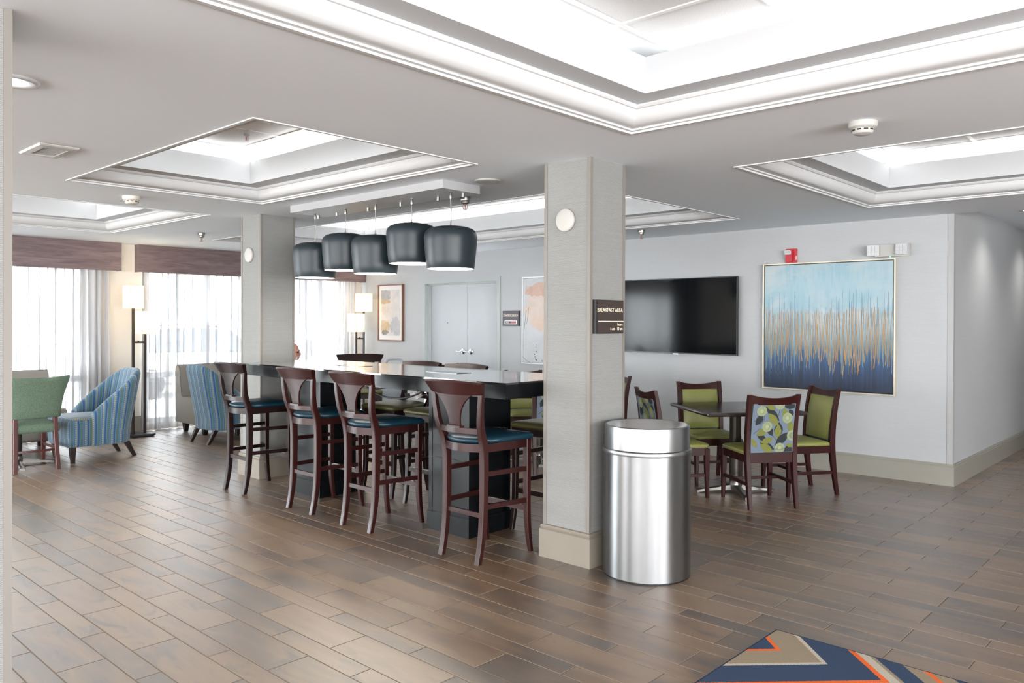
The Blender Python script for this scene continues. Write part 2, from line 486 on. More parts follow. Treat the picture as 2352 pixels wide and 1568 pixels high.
M['art_grey'] = blotch('grey_gold_abstract', ((214, 214, 216), (232, 231, 230)), [
    (0.22, 0.88, 0.3, 0.13, (150, 158, 172), (176, 182, 192), 0.9), (0.2, 0.74, 0.28, 0.05, (176, 146, 104), (196, 168, 126), 0.9),
    (0.2, 0.2, 0.26, 0.17, (190, 160, 104), (214, 190, 148), 0.9), (0.78, 0.2, 0.28, 0.22, (178, 182, 192), (196, 200, 208), 0.9),
    (0.22, 0.07, 0.22, 0.05, (90, 88, 92), (150, 146, 140), 0.8), (0.2, 0.55, 0.2, 0.1, (206, 196, 188), (222, 214, 206), 0.9)])
M['art_peach'] = blotch('peach_abstract', ((206, 211, 216), (222, 225, 228)), [
    (0.45, 0.62, 0.42, 0.24, (226, 202, 184), (234, 214, 200), 0.95), (0.5, 0.86, 0.46, 0.09, (212, 164, 136), (226, 186, 162), 0.95),
    (0.7, 0.95, 0.3, 0.06, (222, 180, 152), (232, 198, 176), 0.9), (0.35, 0.47, 0.2, 0.1, (228, 196, 172), (232, 206, 186), 0.9)], 0.5)

# rug: chevrons set out in the rug's own plane
t = NT('chevron_rug')
g = t.new('ShaderNodeNewGeometry')
sp = t.new('ShaderNodeSeparateXYZ'); t.link(g.outputs['Position'], sp.inputs[0])
fz = t.noise(t.world((1, 1, 1)), 220, 2, 0.6)
yy = t.math('ABSOLUTE', t.math('SUBTRACT', t.math('PINGPONG', t.math('SUBTRACT', sp.outputs[1], 2.73), 0.74), 0.74))
p = t.math('ADD', t.math('ADD', sp.outputs[0], yy), t.math('MULTIPLY', t.math('SUBTRACT', fz, 0.5), 0.02))
q = t.math('FRACT', t.math('DIVIDE', t.math('ADD', p, 1.60), 1.0))
NV, OR, TP, LT = lin((38, 60, 90)), lin((232, 100, 22)), lin((148, 132, 110)), lin((190, 180, 164))
c = t.ramp(q, [(0.0, NV), (0.035, OR), (0.062, TP), (0.245, LT), (0.272, NV), (0.495, OR), (0.53, LT), (0.588, TP), (0.612, NV), (0.73, TP), (0.81, OR), (0.84, TP), (0.93, NV)], 'CONSTANT')
sm = t.noise(t.world((1, 1, 1)), 400, 2, 0.7)
hs = t.new('ShaderNodeHueSaturation'); t.link(c, hs.inputs['Color']); t.val(hs.inputs['Value'], t.math('MULTIPLY_ADD', sm, 0.7, 0.65))
t.base(hs.outputs[0])
t.rough(0.95)
t.bump(sm, 0.7, 0.006)
M['rug'] = t.m
M['rug_edge'] = pbr('rug_binding', (30, 44, 66), 0.9)

# ---------------------------------------------------------------- mesh helpers
def new_bm():
    bm = bmesh.new()
    return bm

def link(name, bm, mats, parent=None, smooth=False, loc=None, angle=None):
    me = bpy.data.meshes.new(name)
    bmesh.ops.recalc_face_normals(bm, faces=bm.faces[:])
    if smooth:
        for f in bm.faces:
            f.smooth = True
        if angle is not None:
            for e in bm.edges:
                if len(e.link_faces) == 2 and e.calc_face_angle(0) > angle:
                    e.smooth = False
    bm.to_mesh(me)
    bm.free()
    for m in (mats if isinstance(mats, (list, tuple)) else [mats]):
        me.materials.append(m)
    o = bpy.data.objects.new(name, me)
    COL.objects.link(o)
    if parent is not None:
        o.parent = parent
    if loc is not None:
        o.location = loc
    return o

def tag(o, label=None, cat=None, group=None, kind=None):
    if label: o['label'] = label
    if cat: o['category'] = cat
    if group: o['group'] = group
    if kind: o['kind'] = kind
    return o

def thing(name, label, cat, loc=(0, 0, 0), rz=0.0, group=None):
    o = bpy.data.objects.new(name, None)
    o.empty_display_size = 0.1
    COL.objects.link(o)
    o.location = loc
    o.rotation_euler = (0, 0, rz)
    return tag(o, label, cat, group)

def dup(root, loc, rz, label, group=None):
    def cp(o, par):
        c = o.copy()
        COL.objects.link(c)
        if par is not None:
            c.parent = par
        for ch in list(o.children):
            cp(ch, c)
        return c
    r = cp(root, None)
    r.location = loc
    r.rotation_euler = (0, 0, rz)
    r['label'] = label
    if group: r['group'] = group
    return r

def bevel(bm, faces_or_geom, w, seg=2):
    edges = set()
    for f in faces_or_geom:
        for e in f.edges:
            edges.add(e)
    es = [e for e in edges if len(e.link_faces) == 2 and e.calc_face_angle(0) > 0.5]
    if es:
        bmesh.ops.bevel(bm, geom=es, offset=w, segments=seg, profile=0.6, affect='EDGES', clamp_overlap=True)

def box(bm, x0, x1, y0, y1, z0, z1, bev=0.0, seg=2, mi=0, mat=None):
    vs = [bm.verts.new((x, y, z)) for z in (z0, z1) for y in (y0, y1) for x in (x0, x1)]
    if mat is not None:
        for v_ in vs: v_.co = mat @ v_.co
    q = [(0, 2, 3, 1), (4, 5, 7, 6), (0, 1, 5, 4), (2, 6, 7, 3), (0, 4, 6, 2), (1, 3, 7, 5)]
    fs = []
    for a in q:
        f = bm.faces.new([vs[i] for i in a])
        f.material_index = mi
        fs.append(f)
    if bev:
        bevel(bm, fs, bev, seg)
    return fs

def prism(bm, poly, z0, z1, mat=Matrix(), bev=0.0, mi=0):
    a = [bm.verts.new(mat @ Vector((x, y, z0))) for x, y in poly]
    b = [bm.verts.new(mat @ Vector((x, y, z1))) for x, y in poly]
    fs = [bm.faces.new(a[::-1]), bm.faces.new(b)]
    n_ = len(poly)
    for i in range(n_):
        fs.append(bm.faces.new((a[i], a[(i+1) % n_], b[(i+1) % n_], b[i])))
    for f in fs: f.material_index = mi
    if bev:
        bevel(bm, fs, bev, 2)
    return fs

def loft(bm, rings, cap=True, closed=False, mi=0):
    R = [[bm.verts.new(p) for p in r] for r in rings]
    n_ = len(R[0])
    fs = []
    rng = range(len(R)) if closed else range(len(R)-1)
    for i in rng:
        A, B = R[i], R[(i+1) % len(R)]
        for j in range(n_):
            k = (j+1) % n_
            fs.append(bm.faces.new((A[j], A[k], B[k], B[j])))
    if cap and not closed:
        fs.append(bm.faces.new(R[0][::-1])); fs.append(bm.faces.new(R[-1]))
    for f in fs: f.material_index = mi
    return fs

def lathe(bm, prof, seg=32, c=(0, 0, 0), mi=0, cap=True):
    rings = []
    for r, z in prof:
        rings.append([Vector((c[0]+r*math.cos(2*PI*i/seg), c[1]+r*math.sin(2*PI*i/seg), c[2]+z)) for i in range(seg)])
    return loft(bm, rings, cap=cap, mi=mi)

def tube(bm, pts, r, seg=8, cap=True, mi=0):
    pts = [Vector(p) for p in pts]
    rings = []
    up = Vector((0, 0, 1))
    for i, p in enumerate(pts):
        d = (pts[min(i+1, len(pts)-1)] - pts[max(i-1, 0)]).normalized()
        a = d.cross(up)
        if a.length < 1e-3: a = d.cross(Vector((1, 0, 0)))
        a.normalize()
        b = d.cross(a)
        rr = r[i] if isinstance(r, (list, tuple)) else r
        rings.append([p + a*(rr*math.cos(2*PI*k/seg)) + b*(rr*math.sin(2*PI*k/seg)) for k in range(seg)])
    return loft(bm, rings, cap=cap, mi=mi)

def post(bm, secs, bev=0.004, mi=0):
    """rectangular member through sections (x, y, z, half_x, half_y), chamfered corners"""
    rings = []
    for x, y, z, hx, hy in secs:
        b = min(bev, hx*0.45, hy*0.45)
        rings.append([Vector((x+dx, y+dy, z)) for dx, dy in ((hx-b, -hy), (hx, -hy+b), (hx, hy-b), (hx-b, hy), (-hx+b, hy), (-hx, hy-b), (-hx, -hy+b), (-hx+b, -hy))])
    return loft(bm, rings, mi=mi)

def bar(bm, p, q, w, h, mi=0, bev=0.003):
    """straight rectangular rail from p to q, width w (horizontal), height h (vertical)"""
    p, q = Vector(p), Vector(q)
    d = (q-p)
    L = d.length
    x = d.normalized()
    y = Vector((0, 0, 1)).cross(x).normalized() if abs(x.z) < 0.99 else Vector((0, 1, 0))
    z = x.cross(y)
    m = Matrix((x, y, z)).transposed().to_4x4()
    m.translation = p
    return box(bm, 0, L, -w/2, w/2, -h/2, h/2, bev=bev, seg=1, mat=m, mi=mi)

def catmull(pts, n=8):
    P = [Vector(p) for p in pts]
    out = []
    for i in range(len(P)-1):
        p0, p1, p2, p3 = P[max(i-1, 0)], P[i], P[i+1], P[min(i+2, len(P)-1)]
        for k in range(n):
            s = k/n
            out.append(0.5*((2*p1) + (p2-p0)*s + (2*p0-5*p1+4*p2-p3)*s*s + (3*p1-p0-3*p2+p3)*s**3))
    out.append(P[-1])
    return out

def cushion(bm, outline, z0, z1, dome=0.02, edge=0.02, mi=0, rings_n=4):
    """padded seat: outline [(x,y)], swelling sides, domed top"""
    cx = sum(p[0] for p in outline)/len(outline)
    cy = sum(p[1] for p in outline)/len(outline)
    def ring(s, z, grow=0.0):
        r = []
        for x, y in outline:
            dx, dy = x-cx, y-cy
            L = math.hypot(dx, dy)
            k = s + grow/L
            r.append(Vector((cx+dx*k, cy+dy*k, z)))
        return r
    rr = [ring(1, z0, -edge*0.5), ring(1, z0+(z1-z0)*0.25, 0), ring(1, z0+(z1-z0)*0.55, 0.003), ring(1, z0+(z1-z0)*0.8, -edge*0.2), ring(1, z1, -edge)]
    for i in range(1, rings_n+1):
        s = 1 - i/rings_n*0.97
        rr.append(ring(s*(1-edge*2), z1 + dome*(1-s*s)))
    fs = loft(bm, rr, cap=True, mi=mi)
    return fs

def rrect(x0, x1, y0, y1, r, n=4):
    out = []
    for cx, cy, a0 in ((x1-r, y0+r, -PI/2), (x1-r, y1-r, 0), (x0+r, y1-r, PI/2), (x0+r, y0+r, PI)):
        for i in range(n+1):
            a = a0 + PI/2*i/n
            out.append((cx+r*math.cos(a), cy+r*math.sin(a)))
    return out

def frame_ring(bm, hw, hz, w, y0, y1, lip=0.0015, mat=None):
    """mitred rectangular frame in the XZ plane, outer half sizes hw, hz, member width w, from depth y0 (front) to y1"""
    cols = []
    for sx, sz in ((-1, -1), (1, -1), (1, 1), (-1, 1)):
        col = []
        for ins, y in ((0, y1), (0, y0+lip), (lip, y0), (w-lip, y0), (w, y0+lip), (w, y1)):
            p = Vector((sx*(hw-ins), y, sz*(hz-ins)))
            col.append(bm.verts.new(mat @ p if mat is not None else p))
        cols.append(col)
    for k in range(4):
        A, B = cols[k], cols[(k+1) % 4]
        for j in range(6):
            bm.faces.new((A[j], B[j], B[(j+1) % 6], A[(j+1) % 6]))

def mesh_text(name, body, size, mat, parent, M4, sx=1.0, align='LEFT', extrude=0.0006):
    cu = bpy.data.curves.new(name, 'FONT')
    cu.body = body
    cu.size = size
    cu.extrude = extrude
    cu.align_x = align
    cu.resolution_u = 3
    tmp = bpy.data.objects.new(name + '_tmp', cu)
    COL.objects.link(tmp)
    dg = bpy.context.evaluated_depsgraph_get()
    me = bpy.data.meshes.new_from_object(tmp.evaluated_get(dg))
    bpy.data.objects.remove(tmp)
    bpy.data.curves.remove(cu)
    me.name = name
    me.transform(M4 @ Matrix.Diagonal((sx, 1, 1, 1)))
    me.materials.clear()
    me.materials.append(mat)
    o = bpy.data.objects.new(name, me)
    COL.objects.link(o)
    o.parent = parent
    return o

# ================================================================== SETTING
H = 2.5
X0, X1, Y0, Y1 = -11.1, 6.6, -9.0, 8.076     # room
WX = -10.94                                   # face of the window wall
CX = -1.964                                   # face of the corridor wall

def struct(name, bm, m, parent=None, smooth=False, label=None, **kw):
    o = link(name, bm, m, parent, smooth, **kw)
    if parent is None:
        o['kind'] = 'structure'
        if label: o['label'] = label
    return o

# ---- floor: grout bed plus tiles (wide row, narrow row, alternating)
bm = new_bm()
box(bm, X0, X1, Y0, Y1, -0.12, -0.0025)
box(bm, CX, 0.7, Y1, 16, -0.12, -0.0025)
floor = struct('floor', bm, M['grout'], label='brown wood-look porcelain tile floor of wide and narrow rows')
PX, PY = 0.6275, 0.3145
def tile_mesh(w, d):
    bm = new_bm()
    tile_add(bm, 0, 0, w, d, 0)
    me = bpy.data.meshes.new('floor_tile')
    bm.to_mesh(me); bm.free()
    me.materials.append(M['tile']); me.materials.append(M['grout'])
    return me
def tile_add(bm, cx, cy, w, d, z, lay=None, tid=0):
    c, b = 0.0012, -0.0022
    o_ = [bm.verts.new((cx+sx*w/2, cy+sy*d/2, b)) for sx, sy in ((-1, -1), (1, -1), (1, 1), (-1, 1))]
    i_ = [bm.verts.new((cx+sx*(w/2-c), cy+sy*(d/2-c), z)) for sx, sy in ((-1, -1), (1, -1), (1, 1), (-1, 1))]
    fs = [bm.faces.new(i_)]
    for k in range(4):
        f = bm.faces.new((o_[k], o_[(k+1) % 4], i_[(k+1) % 4], i_[k]))
        f.material_index = 1
        fs.append(f)
    if lay is not None:
        for f in fs: f[lay] = tid
cand = []
for r in range(-34, 48):
    yw = 1.565 + PY*r
    for cy, d, xo in ((yw, 0.2035, -1.81), (yw+PY/2, 0.111, -1.50)):
        for k in range(-16, 16):
            x0 = xo + PX*k
            cx = x0 + PX/2
            gx, gy = PX-0.0045, d-0.0045
            a, b_ = x0+0.00225, x0+PX-0.00225
            lo, hi = (X0, X1) if cy < Y1 else (CX, 0.7)
            if cy > 15.9 or cy < Y0 or b_ < lo+0.02 or a > hi-0.02: continue
            a, b_ = max(a, lo), min(b_, hi)
            if cy-d/2 < Y1 < cy+d/2 and a < CX: continue
            p = _W @ Vector(((a+b_)/2, cy, -1.5))
            vis = 0
            if p.z > 0.4:
                u, v = 1176+F_PX*p.x/p.z, CY+F_PX*p.y/p.z
                if -60 < u < 2420 and v < 1640 and not (cy > Y1 and cx < CX):
                    vis = (b_-a)*d/p.z**3
            cand.append((vis, (a+b_)/2, cy, b_-a, gy))
cand.sort(key=lambda q_: -q_[0])
me_w, me_n = tile_mesh(PX-0.0045, 0.2035-0.0045), tile_mesh(PX-0.0045, 0.111-0.0045)
rest = new_bm()
tl_ = rest.faces.layers.float.new('tid')
single = 0
for vis, cx, cy, w, d in cand:
    if single < 290 and vis > 0 and w > PX-0.02:
        o = bpy.data.objects.new('floor_tile', me_w if d > 0.15 else me_n)
        COL.objects.link(o)
        o.parent = floor
        o.location = (cx, cy, random.uniform(-0.0006, 0.0002))
        single += 1
    else:
        tile_add(rest, cx, cy, w, d, random.uniform(-0.0006, 0.0002), tl_, random.random())
o = link('floor_tiles', rest, [M['tile'], M['grout']], floor)
o['kind'] = 'stuff'

# ---- ceiling with coffered trays
TRAYS = [(-2.42, 1.40, -0.9, 3.54), (-6.23, -3.595, 2.0, 3.56), (-2.43, 1.40, 4.72, 7.165), (-9.5, -3.605, 4.73, 7.14), (-9.64, -7.24, 0.6, 3.59)]
bm = new_bm()
xs = sorted({X0-0.1, X1+0.1} | {t_[i] for t_ in TRAYS for i in (0, 1)})
ys = sorted({Y0-0.1, Y1} | {t_[i] for t_ in TRAYS for i in (2, 3)})
for i in range(len(xs)-1):
    for j in range(len(ys)-1):
        mx, my = (xs[i]+xs[i+1])/2, (ys[j]+ys[j+1])/2
        if any(a < mx < b and c < my < d for a, b, c, d in TRAYS): continue
        bm.faces.new([bm.verts.new(p) for p in ((xs[i], ys[j], H), (xs[i], ys[j+1], H), (xs[i+1], ys[j+1], H), (xs[i+1], ys[j], H))])
bmesh.ops.remove_doubles(bm, verts=bm.verts[:], dist=1e-4)
# corridor ceiling, a little higher, with its header, and an unseen deck added above to keep sky light out
box(bm, CX-0.2, 0.9, Y1+0.002, 16.2, 2.612, 2.66)
box(bm, CX, 0.7, Y1-0.002, Y1+0.03, H, 2.62)
box(bm, X0-0.2, X1+0.2, Y0-0.2, 16.2, 3.05, 3.1)
ceiling = struct('ceiling', bm, M['ceiling'], label='flat painted ceiling around the coffered light trays')

def ring_profile(bm, rect, prof, mi=0):
    """sweep (inset, z) profile round the inside of a rectangle with mitred corners"""
    a, b, c, d = rect
    corners = [(a, c, 1, 1), (b, c, -1, 1), (b, d, -1, -1), (a, d, 1, -1)]
    cols = [[bm.verts.new((x+sx*i, y+sy*i, z)) for i, z in prof] for x, y, sx, sy in corners]
    for k in range(4):
        A, B = cols[k], cols[(k+1) % 4]
        for j in range(len(prof)-1):
            f = bm.faces.new((A[j], B[j], B[j+1], A[j+1]))
            f.material_index = mi
names = ['over the steel bin', 'over the stools', 'over the dining table', 'behind the pendant lamps', 'near the curtains']
ZS, ZL, ZC = 2.608, 2.785, 2.872
for ti, R_ in enumerate(TRAYS):
    lab = names[ti]
    # crown moulding: two small fillets, a cove, a top bead
    prof = [(0, H+0.002), (0, H-0.006), (0.020, H-0.006), (0.0215, H+0.004), (0.038, H+0.006), (0.0395, H+0.014), (0.046, H+0.016)]
    for i in range(9):
        a = i/8*PI/2
        prof.append((0.046 + 0.072*math.sin(a)*0.96, H+0.016 + 0.064*(1-math.cos(a))))
    prof += [(0.117, H+0.088), (0.126, H+0.09), (0.134, H+0.100), (0.134, ZS)]
    bm = new_bm()
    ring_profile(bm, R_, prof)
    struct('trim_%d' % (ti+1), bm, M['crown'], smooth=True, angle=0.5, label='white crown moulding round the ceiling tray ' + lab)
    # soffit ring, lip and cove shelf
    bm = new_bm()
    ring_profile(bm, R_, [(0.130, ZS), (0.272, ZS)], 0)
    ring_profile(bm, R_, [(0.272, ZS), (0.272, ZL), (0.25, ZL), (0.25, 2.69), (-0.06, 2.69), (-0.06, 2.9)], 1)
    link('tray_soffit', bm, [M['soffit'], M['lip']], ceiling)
    # acoustic tiles on a metal grid
    a, b, c, d = R_[0]-0.05, R_[1]+0.05, R_[2]-0.05, R_[3]+0.05
    gx0, gy0, step = (-2.13, 3.035, 0.622) if ti == 0 else (a+0.35, d-0.44, 0.622)
    cut = lambda lo, hi, s0: sorted([lo] + [v_ for v_ in (s0+step*k for k in range(-14, 15)) if lo+0.08 < v_ < hi-0.08] + [hi])
    gxs, gys = cut(a, b, gx0), cut(c, d, gy0)
    grid = new_bm()
    for v_ in gxs[1:-1]: box(grid, v_-0.012, v_+0.012, c, d, ZC-0.003, ZC+0.01)
    for v_ in gys[1:-1]: box(grid, a, b, v_-0.012, v_+0.012, ZC-0.0026, ZC+0.01)
    link('ceiling_grid', grid, M['tbar'], ceiling)
    for i in range(len(gxs)-1):
        for j in range(len(gys)-1):
            bm = new_bm()
            e = 0.008
            box(bm, gxs[i]+e, gxs[i+1]-e, gys[j]+e, gys[j+1]-e, ZC+0.002+random.uniform(0, 0.002), ZC+0.02)
            link('ceiling_tile', bm, M['acoustic'], ceiling)
    # fluorescent strips lying on the hidden cove shelf
    x_, y_ = (R_[0]+R_[1])/2, (R_[2]+R_[3])/2
    lx, ly = R_[1]-R_[0], R_[3]-R_[2]
    k = (0.14, 0.8, 0.6, 1.3, 1.3)[ti]
    for (px, py, sx, sy, rot) in ((x_, R_[2]+0.09, lx-0.5, 0.10, (PI-0.45, 0, 0)), (x_, R_[3]-0.09, lx-0.5, 0.10, (PI+0.45, 0, 0)), (R_[0]+0.09, y_, 0.10, ly-0.5, (0, PI+0.45, 0)), (R_[1]-0.09, y_, 0.10, ly-0.5, (0, PI-0.45, 0))):
        area('cove_strip', (px, py, 2.735), rot, sx, sy, COVE_W*k*max(sx, sy), (1.0, 0.985, 0.96))

# ---- walls
DX0, DX1, DZ = -9.30, -7.745, 2.075     # conference door opening
bm = new_bm()
T = 0.16
box(bm, X0, DX0, Y1, Y1+T, 0, H+0.4)
box(bm, DX1, CX, Y1, Y1+T, 0, H+0.4)
box(bm, DX0, DX1, Y1, Y1+T, DZ, H+0.4)
struct('wall_back', bm, M['paper_wall'], label='pale grasscloth wall with the screen and the blue painting')
bm = new_bm()
box(bm, CX-T, CX, Y1+T, 16, 0, 2.62)
struct('wall_corridor', bm, M['paper_wall'], label='pale grasscloth wall of the corridor beyond the corner')
bm = new_bm()
box(bm, 0.7, 0.86, Y1, 16, 0, 2.62)
box(bm, CX-T, 0.86, 16, 16.16, 0, 2.62)
box(bm, 0.7, X1+0.1, Y1, Y1+0.16, 0, 2.95)
struct('wall_corridor_end', bm, M['paper_wall'])
# window wall with two wide openings down to a low sill
WINS = [(0.7, 3.78), (4.52, 7.86), (-3.1, 0.2)]
bm = new_bm()
ZT = 2.2
for a, b in ((Y0, -3.1), (0.2, 0.7), (3.78, 4.52), (7.86, Y1)):
    box(bm, X0, WX, a, b, 0, H+0.4)
for a, b in WINS:
    box(bm, X0, WX, a, b, 0, 0.09)
    box(bm, X0, WX, a, b, ZT, H+0.4)
struct('wall_left', bm, M['paper_warm'], label='pale wall between the curtained windows')
# far lobby side, behind the viewpoint: piers and wide openings made up for the added fill light
bm = new_bm()
for a, b in ((X0, -10.6), (-6.8, -6.2), (-2.4, -1.8), (2.0, 2.6), (6.0, X1)):
    box(bm, a, b, Y0-0.14, Y0, 0, H+0.4)
box(bm, X0, X1, Y0-0.14, Y0, 2.3, H+0.4)
struct('wall_lobby', bm, M['paper_warm'])
bm = new_bm()
for a, b in ((Y0, -8.4), (-4.8, -4.2), (-0.6, 0.0), (3.4, Y1)):
    box(bm, X1, X1+0.14, a, b, 0, H+0.4)
box(bm, X1, X1+0.14, Y0, Y1, 2.3, H+0.4)
struct('wall_right', bm, M['paper_warm'])

# unseen roof and screen walls added outside the lobby openings to block the sky
bm = new_bm()
box(bm, X0-0.2, 12, -15, Y0-0.2, 2.9, 3.1)
box(bm, X0-0.2, 12, -15.2, -15, -0.1, 3.1)
box(bm, X1+0.2, 12, Y0-0.2, Y1+0.4, 2.9, 3.1)
box(bm, 12, 12.2, -15, Y1+0.4, -0.1, 3.1)
box(bm, X0-0.2, X0, -15, Y0-0.15, -0.1, 3.1)
box(bm, X1+0.15, 12, Y1+0.3, Y1+0.4, -0.1, 3.1)
box(bm, X0-0.2, 12, -15, Y0-0.01, -0.2, -0.1)
box(bm, X1+0.01, 12, Y0, Y1+0.4, -0.2, -0.1)
struct('wall_sky_block', bm, M['paper_warm'])

# ---- baseboards with a beaded cap
def baseboard(name, p, q, n, m, h=0.2, th=0.02):
    """from p to q (x,y), n = outward normal"""
    p, q, n = Vector((p[0], p[1], 0)), Vector((q[0], q[1], 0)), Vector((n[0], n[1], 0))
    prof = [(0, 0), (th, 0), (th, h-0.03), (th-0.006, h-0.024), (th-0.004, h-0.012), (th-0.010, h), (0, h)]
    bm = new_bm()
    loft(bm, [[p + n*a + Vector((0, 0, z)) for a, z in prof], [q + n*a + Vector((0, 0, z)) for a, z in prof]])
    return struct(name, bm, m)
def baseboard_path(name, pts, nrm, m, h=0.2, th=0.02):
    prof = [(0, 0), (th, 0), (th, h-0.03), (th-0.006, h-0.024), (th-0.004, h-0.012), (th-0.010, h), (0, h)]
    bm = new_bm()
    loft(bm, [[Vector((p[0]+n[0]*a, p[1]+n[1]*a, z)) for a, z in prof] for p, n in zip(pts, nrm)])
    return struct(name, bm, m)
baseboard_path('baseboard_back', [(DX1+0.06, Y1), (CX, Y1), (CX, 16)], [(0, -1), (1, -1), (1, 0)], M['baseboard'])
baseboard('baseboard_back_left', (X0+0.2, Y1), (DX0-0.06, Y1), (0, -1), M['baseboard'])
baseboard('baseboard_left', (WX, 3.78), (WX, 4.52), (1, 0), M['baseboard'])
bm = new_bm()
prism(bm, [(CX-0.045, Y1-0.005), (CX+0.005, Y1-0.005), (CX+0.005, Y1+0.04), (CX+0.0005, Y1+0.04), (CX+0.0005, Y1-0.0005), (CX-0.045, Y1-0.0005)], 0.2, H)
struct('trim_corner', bm, M['trim_wall'], label='pale guard strip on the wall corner by the corridor')

# ---- windows: aluminium frames, a low transom, panes
for wi, (a, b) in enumerate(WINS):
    bm = new_bm()
    fx = -11.04
    def fr(y0, y1, z0, z1): box(bm, fx-0.03, fx+0.03, y0, y1, z0, z1, bev=0.004, seg=1)
    fr(a, a+0.06, 0.09, ZT); fr(b-0.06, b, 0.09, ZT); fr(a, b, 0.09, 0.15); fr(a, b, ZT-0.06, ZT)
    n_ = 2
    cuts = [a+0.06] + [a+(b-a)*k/n_ for k in range(1, n_)] + [b-0.06]
    for c_ in cuts[1:-1]: fr(c_-0.035, c_+0.035, 0.12, ZT)
    fr(a, b, 0.70, 0.78)
    w_ = struct('window_%d' % (wi+1), bm, M['winframe'], label=('window behind the curtain by the striped chair and green chair', 'window behind the curtain between the lamps', 'uncurtained window of the same wall, hidden by the column edge')[wi])
    for i in range(len(cuts)-1):
        for z0, z1 in ((0.15, 0.70), (0.78, ZT-0.06)):
            bm = new_bm()
            box(bm, fx-0.004, fx+0.004, cuts[i], cuts[i+1], z0, z1)
            link('pane', bm, M['pane'], w_)

# ---- conference double door in a deep frame
bm = new_bm()
FW = 0.055
for x0, x1 in ((DX0-FW, DX0+0.01), (DX1-0.01, DX1+FW)):
    box(bm, x0, x1, Y1-0.02, Y1+0.17, 0, DZ-0.0105)
box(bm, DX0-FW, DX1+FW, Y1-0.02, Y1+0.17, DZ-0.01, DZ+FW)
for x0, x1 in ((DX0+0.01, DX0+0.03), (DX1-0.03, DX1-0.01)):
    box(bm, x0, x1, Y1+0.04, Y1+0.10, 0, DZ-0.01)
box(bm, DX0+0.01, DX1-0.01, Y1+0.04, Y1+0.10, DZ-0.03, DZ-0.01)
door = struct('door_1', bm, M['doorframe'], label='pale grey double door to the conference room in a deep frame')
XM = -8.475
for sgn, (a, b) in ((-1, (DX0+0.012, XM-0.002)), (1, (XM+0.002, DX1-0.012))):
    bm = new_bm()
    box(bm, a, b, Y1+0.105, Y1+0.15, 0.008, DZ-0.012, bev=0.002, seg=1)
    leaf = link('door_leaf', bm, M['door'], door)
    hx = XM + sgn*0.085
    bm = new_bm()
    m4 = Matrix.Translation((hx, Y1+0.105, 1.045)) @ Matrix.Rotation(PI/2, 4, 'X')
    b2 = new_bm()
    lathe(b2, [(0.0, 0), (0.042, 0), (0.040, 0.010), (0.026, 0.014), (0.013, 0.016), (0.012, 0.055), (0.0, 0.056)], 20)
    b2.transform(m4); tmp = bpy.data.meshes.new('tmp'); b2.to_mesh(tmp); b2.free()
    bm.from_mesh(tmp); bpy.data.meshes.remove(tmp)
    tube(bm, catmull([(hx+sgn*0.008, Y1+0.052, 1.045), (hx-0.03, Y1+0.047, 1.045), (hx-0.08, Y1+0.05, 1.047), (hx-0.125, Y1+0.06, 1.047)], 4), [0.012]*9 + [0.011]*3 + [0.009], 10)
    link('door_handle', bm, M['chrome'], door, smooth=True, angle=0.7)
bm = new_bm()
lathe(bm, [(0.0, 0), (0.008, 0), (0.007, 0.004), (0, 0.004)], 10)
bm.transform(Matrix.Translation((-8.905, Y1+0.105, 1.47)) @ Matrix.Rotation(PI/2, 4, 'X'))
link('peephole', bm, M['black'], door)

# ---- columns: wallpapered, corner guards, plinth
def column(cx, cy, lab, h=0.18, round_disc=True):
    bm = new_bm()
    box(bm, cx-h, cx+h, cy-h, cy+h, 0, H+0.002)
    c_ = struct('column', bm, M['paper_col'], label=lab)
    for sx in (-1, 1):
        for sy in (-1, 1):
            g_ = new_bm()
            x, y, w, t_ = cx+sx*h, cy+sy*h, 0.021, 0.004
            L_ = [(x-sx*w, y+sy*t_), (x+sx*t_, y+sy*t_), (x+sx*t_, y-sy*w), (x+sx*0.0003, y-sy*w), (x+sx*0.0003, y+sy*0.0003), (x-sx*w, y+sy*0.0003)]
            prism(g_, L_, 0.2, H-0.001)
            link('corner_guard', g_, M['trim'], c_)
    b_ = new_bm()
    th = 0.022
    prof = [(th, 0.0), (th, 0.178), (th-0.008, 0.184), (th-0.004, 0.194), (th-0.010, 0.206), (0, 0.21)]
    corners = [(-1, -1), (1, -1), (1, 1), (-1, 1)]
    cols = [[b_.verts.new((cx+sx*(h+a), cy+sy*(h+a), z)) for a, z in prof] for sx, sy in corners]
    for k in range(4):
        A, B = cols[k], cols[(k+1) % 4]
        for j in range(len(prof)-1):
            b_.faces.new((A[j], B[j], B[j+1], A[j+1]))
    link('plinth', b_, M['plinth'], c_)
    return c_
column(-3.103, 4.035, 'wallpapered column beside the steel bin with the breakfast sign')
column(-7.0, 4.055, 'wallpapered column at the curtain end of the bar table')
column(-3.115, 0.60, 'column edge close to the viewpoint beside the downlight')

# ---- curtains' wooden valances
def valance(name, y0, y1, lab, m):
    bm = new_bm()
    xf = -10.80
    box(bm, xf-0.02, xf, y0, y1, 2.135, H-0.002, bev=0.002, seg=1)
    box(bm, WX+0.002, xf-0.02, y0, y0+0.02, 2.135, H-0.002, bev=0.002, seg=1)
    box(bm, WX+0.002, xf-0.02, y1-0.02, y1, 2.135, H-0.002, bev=0.002, seg=1)
    o = link(name, bm, m)
    return tag(o, lab, 'valance', 'wooden window valances')
valance('valance', 0.5, 4.142, 'dark wood valance over the curtains behind the green chair', M['valance'])
valance('valance', 4.36, Y1-0.01, 'dark wood valance running from between the lamps behind the column', M['valance'])

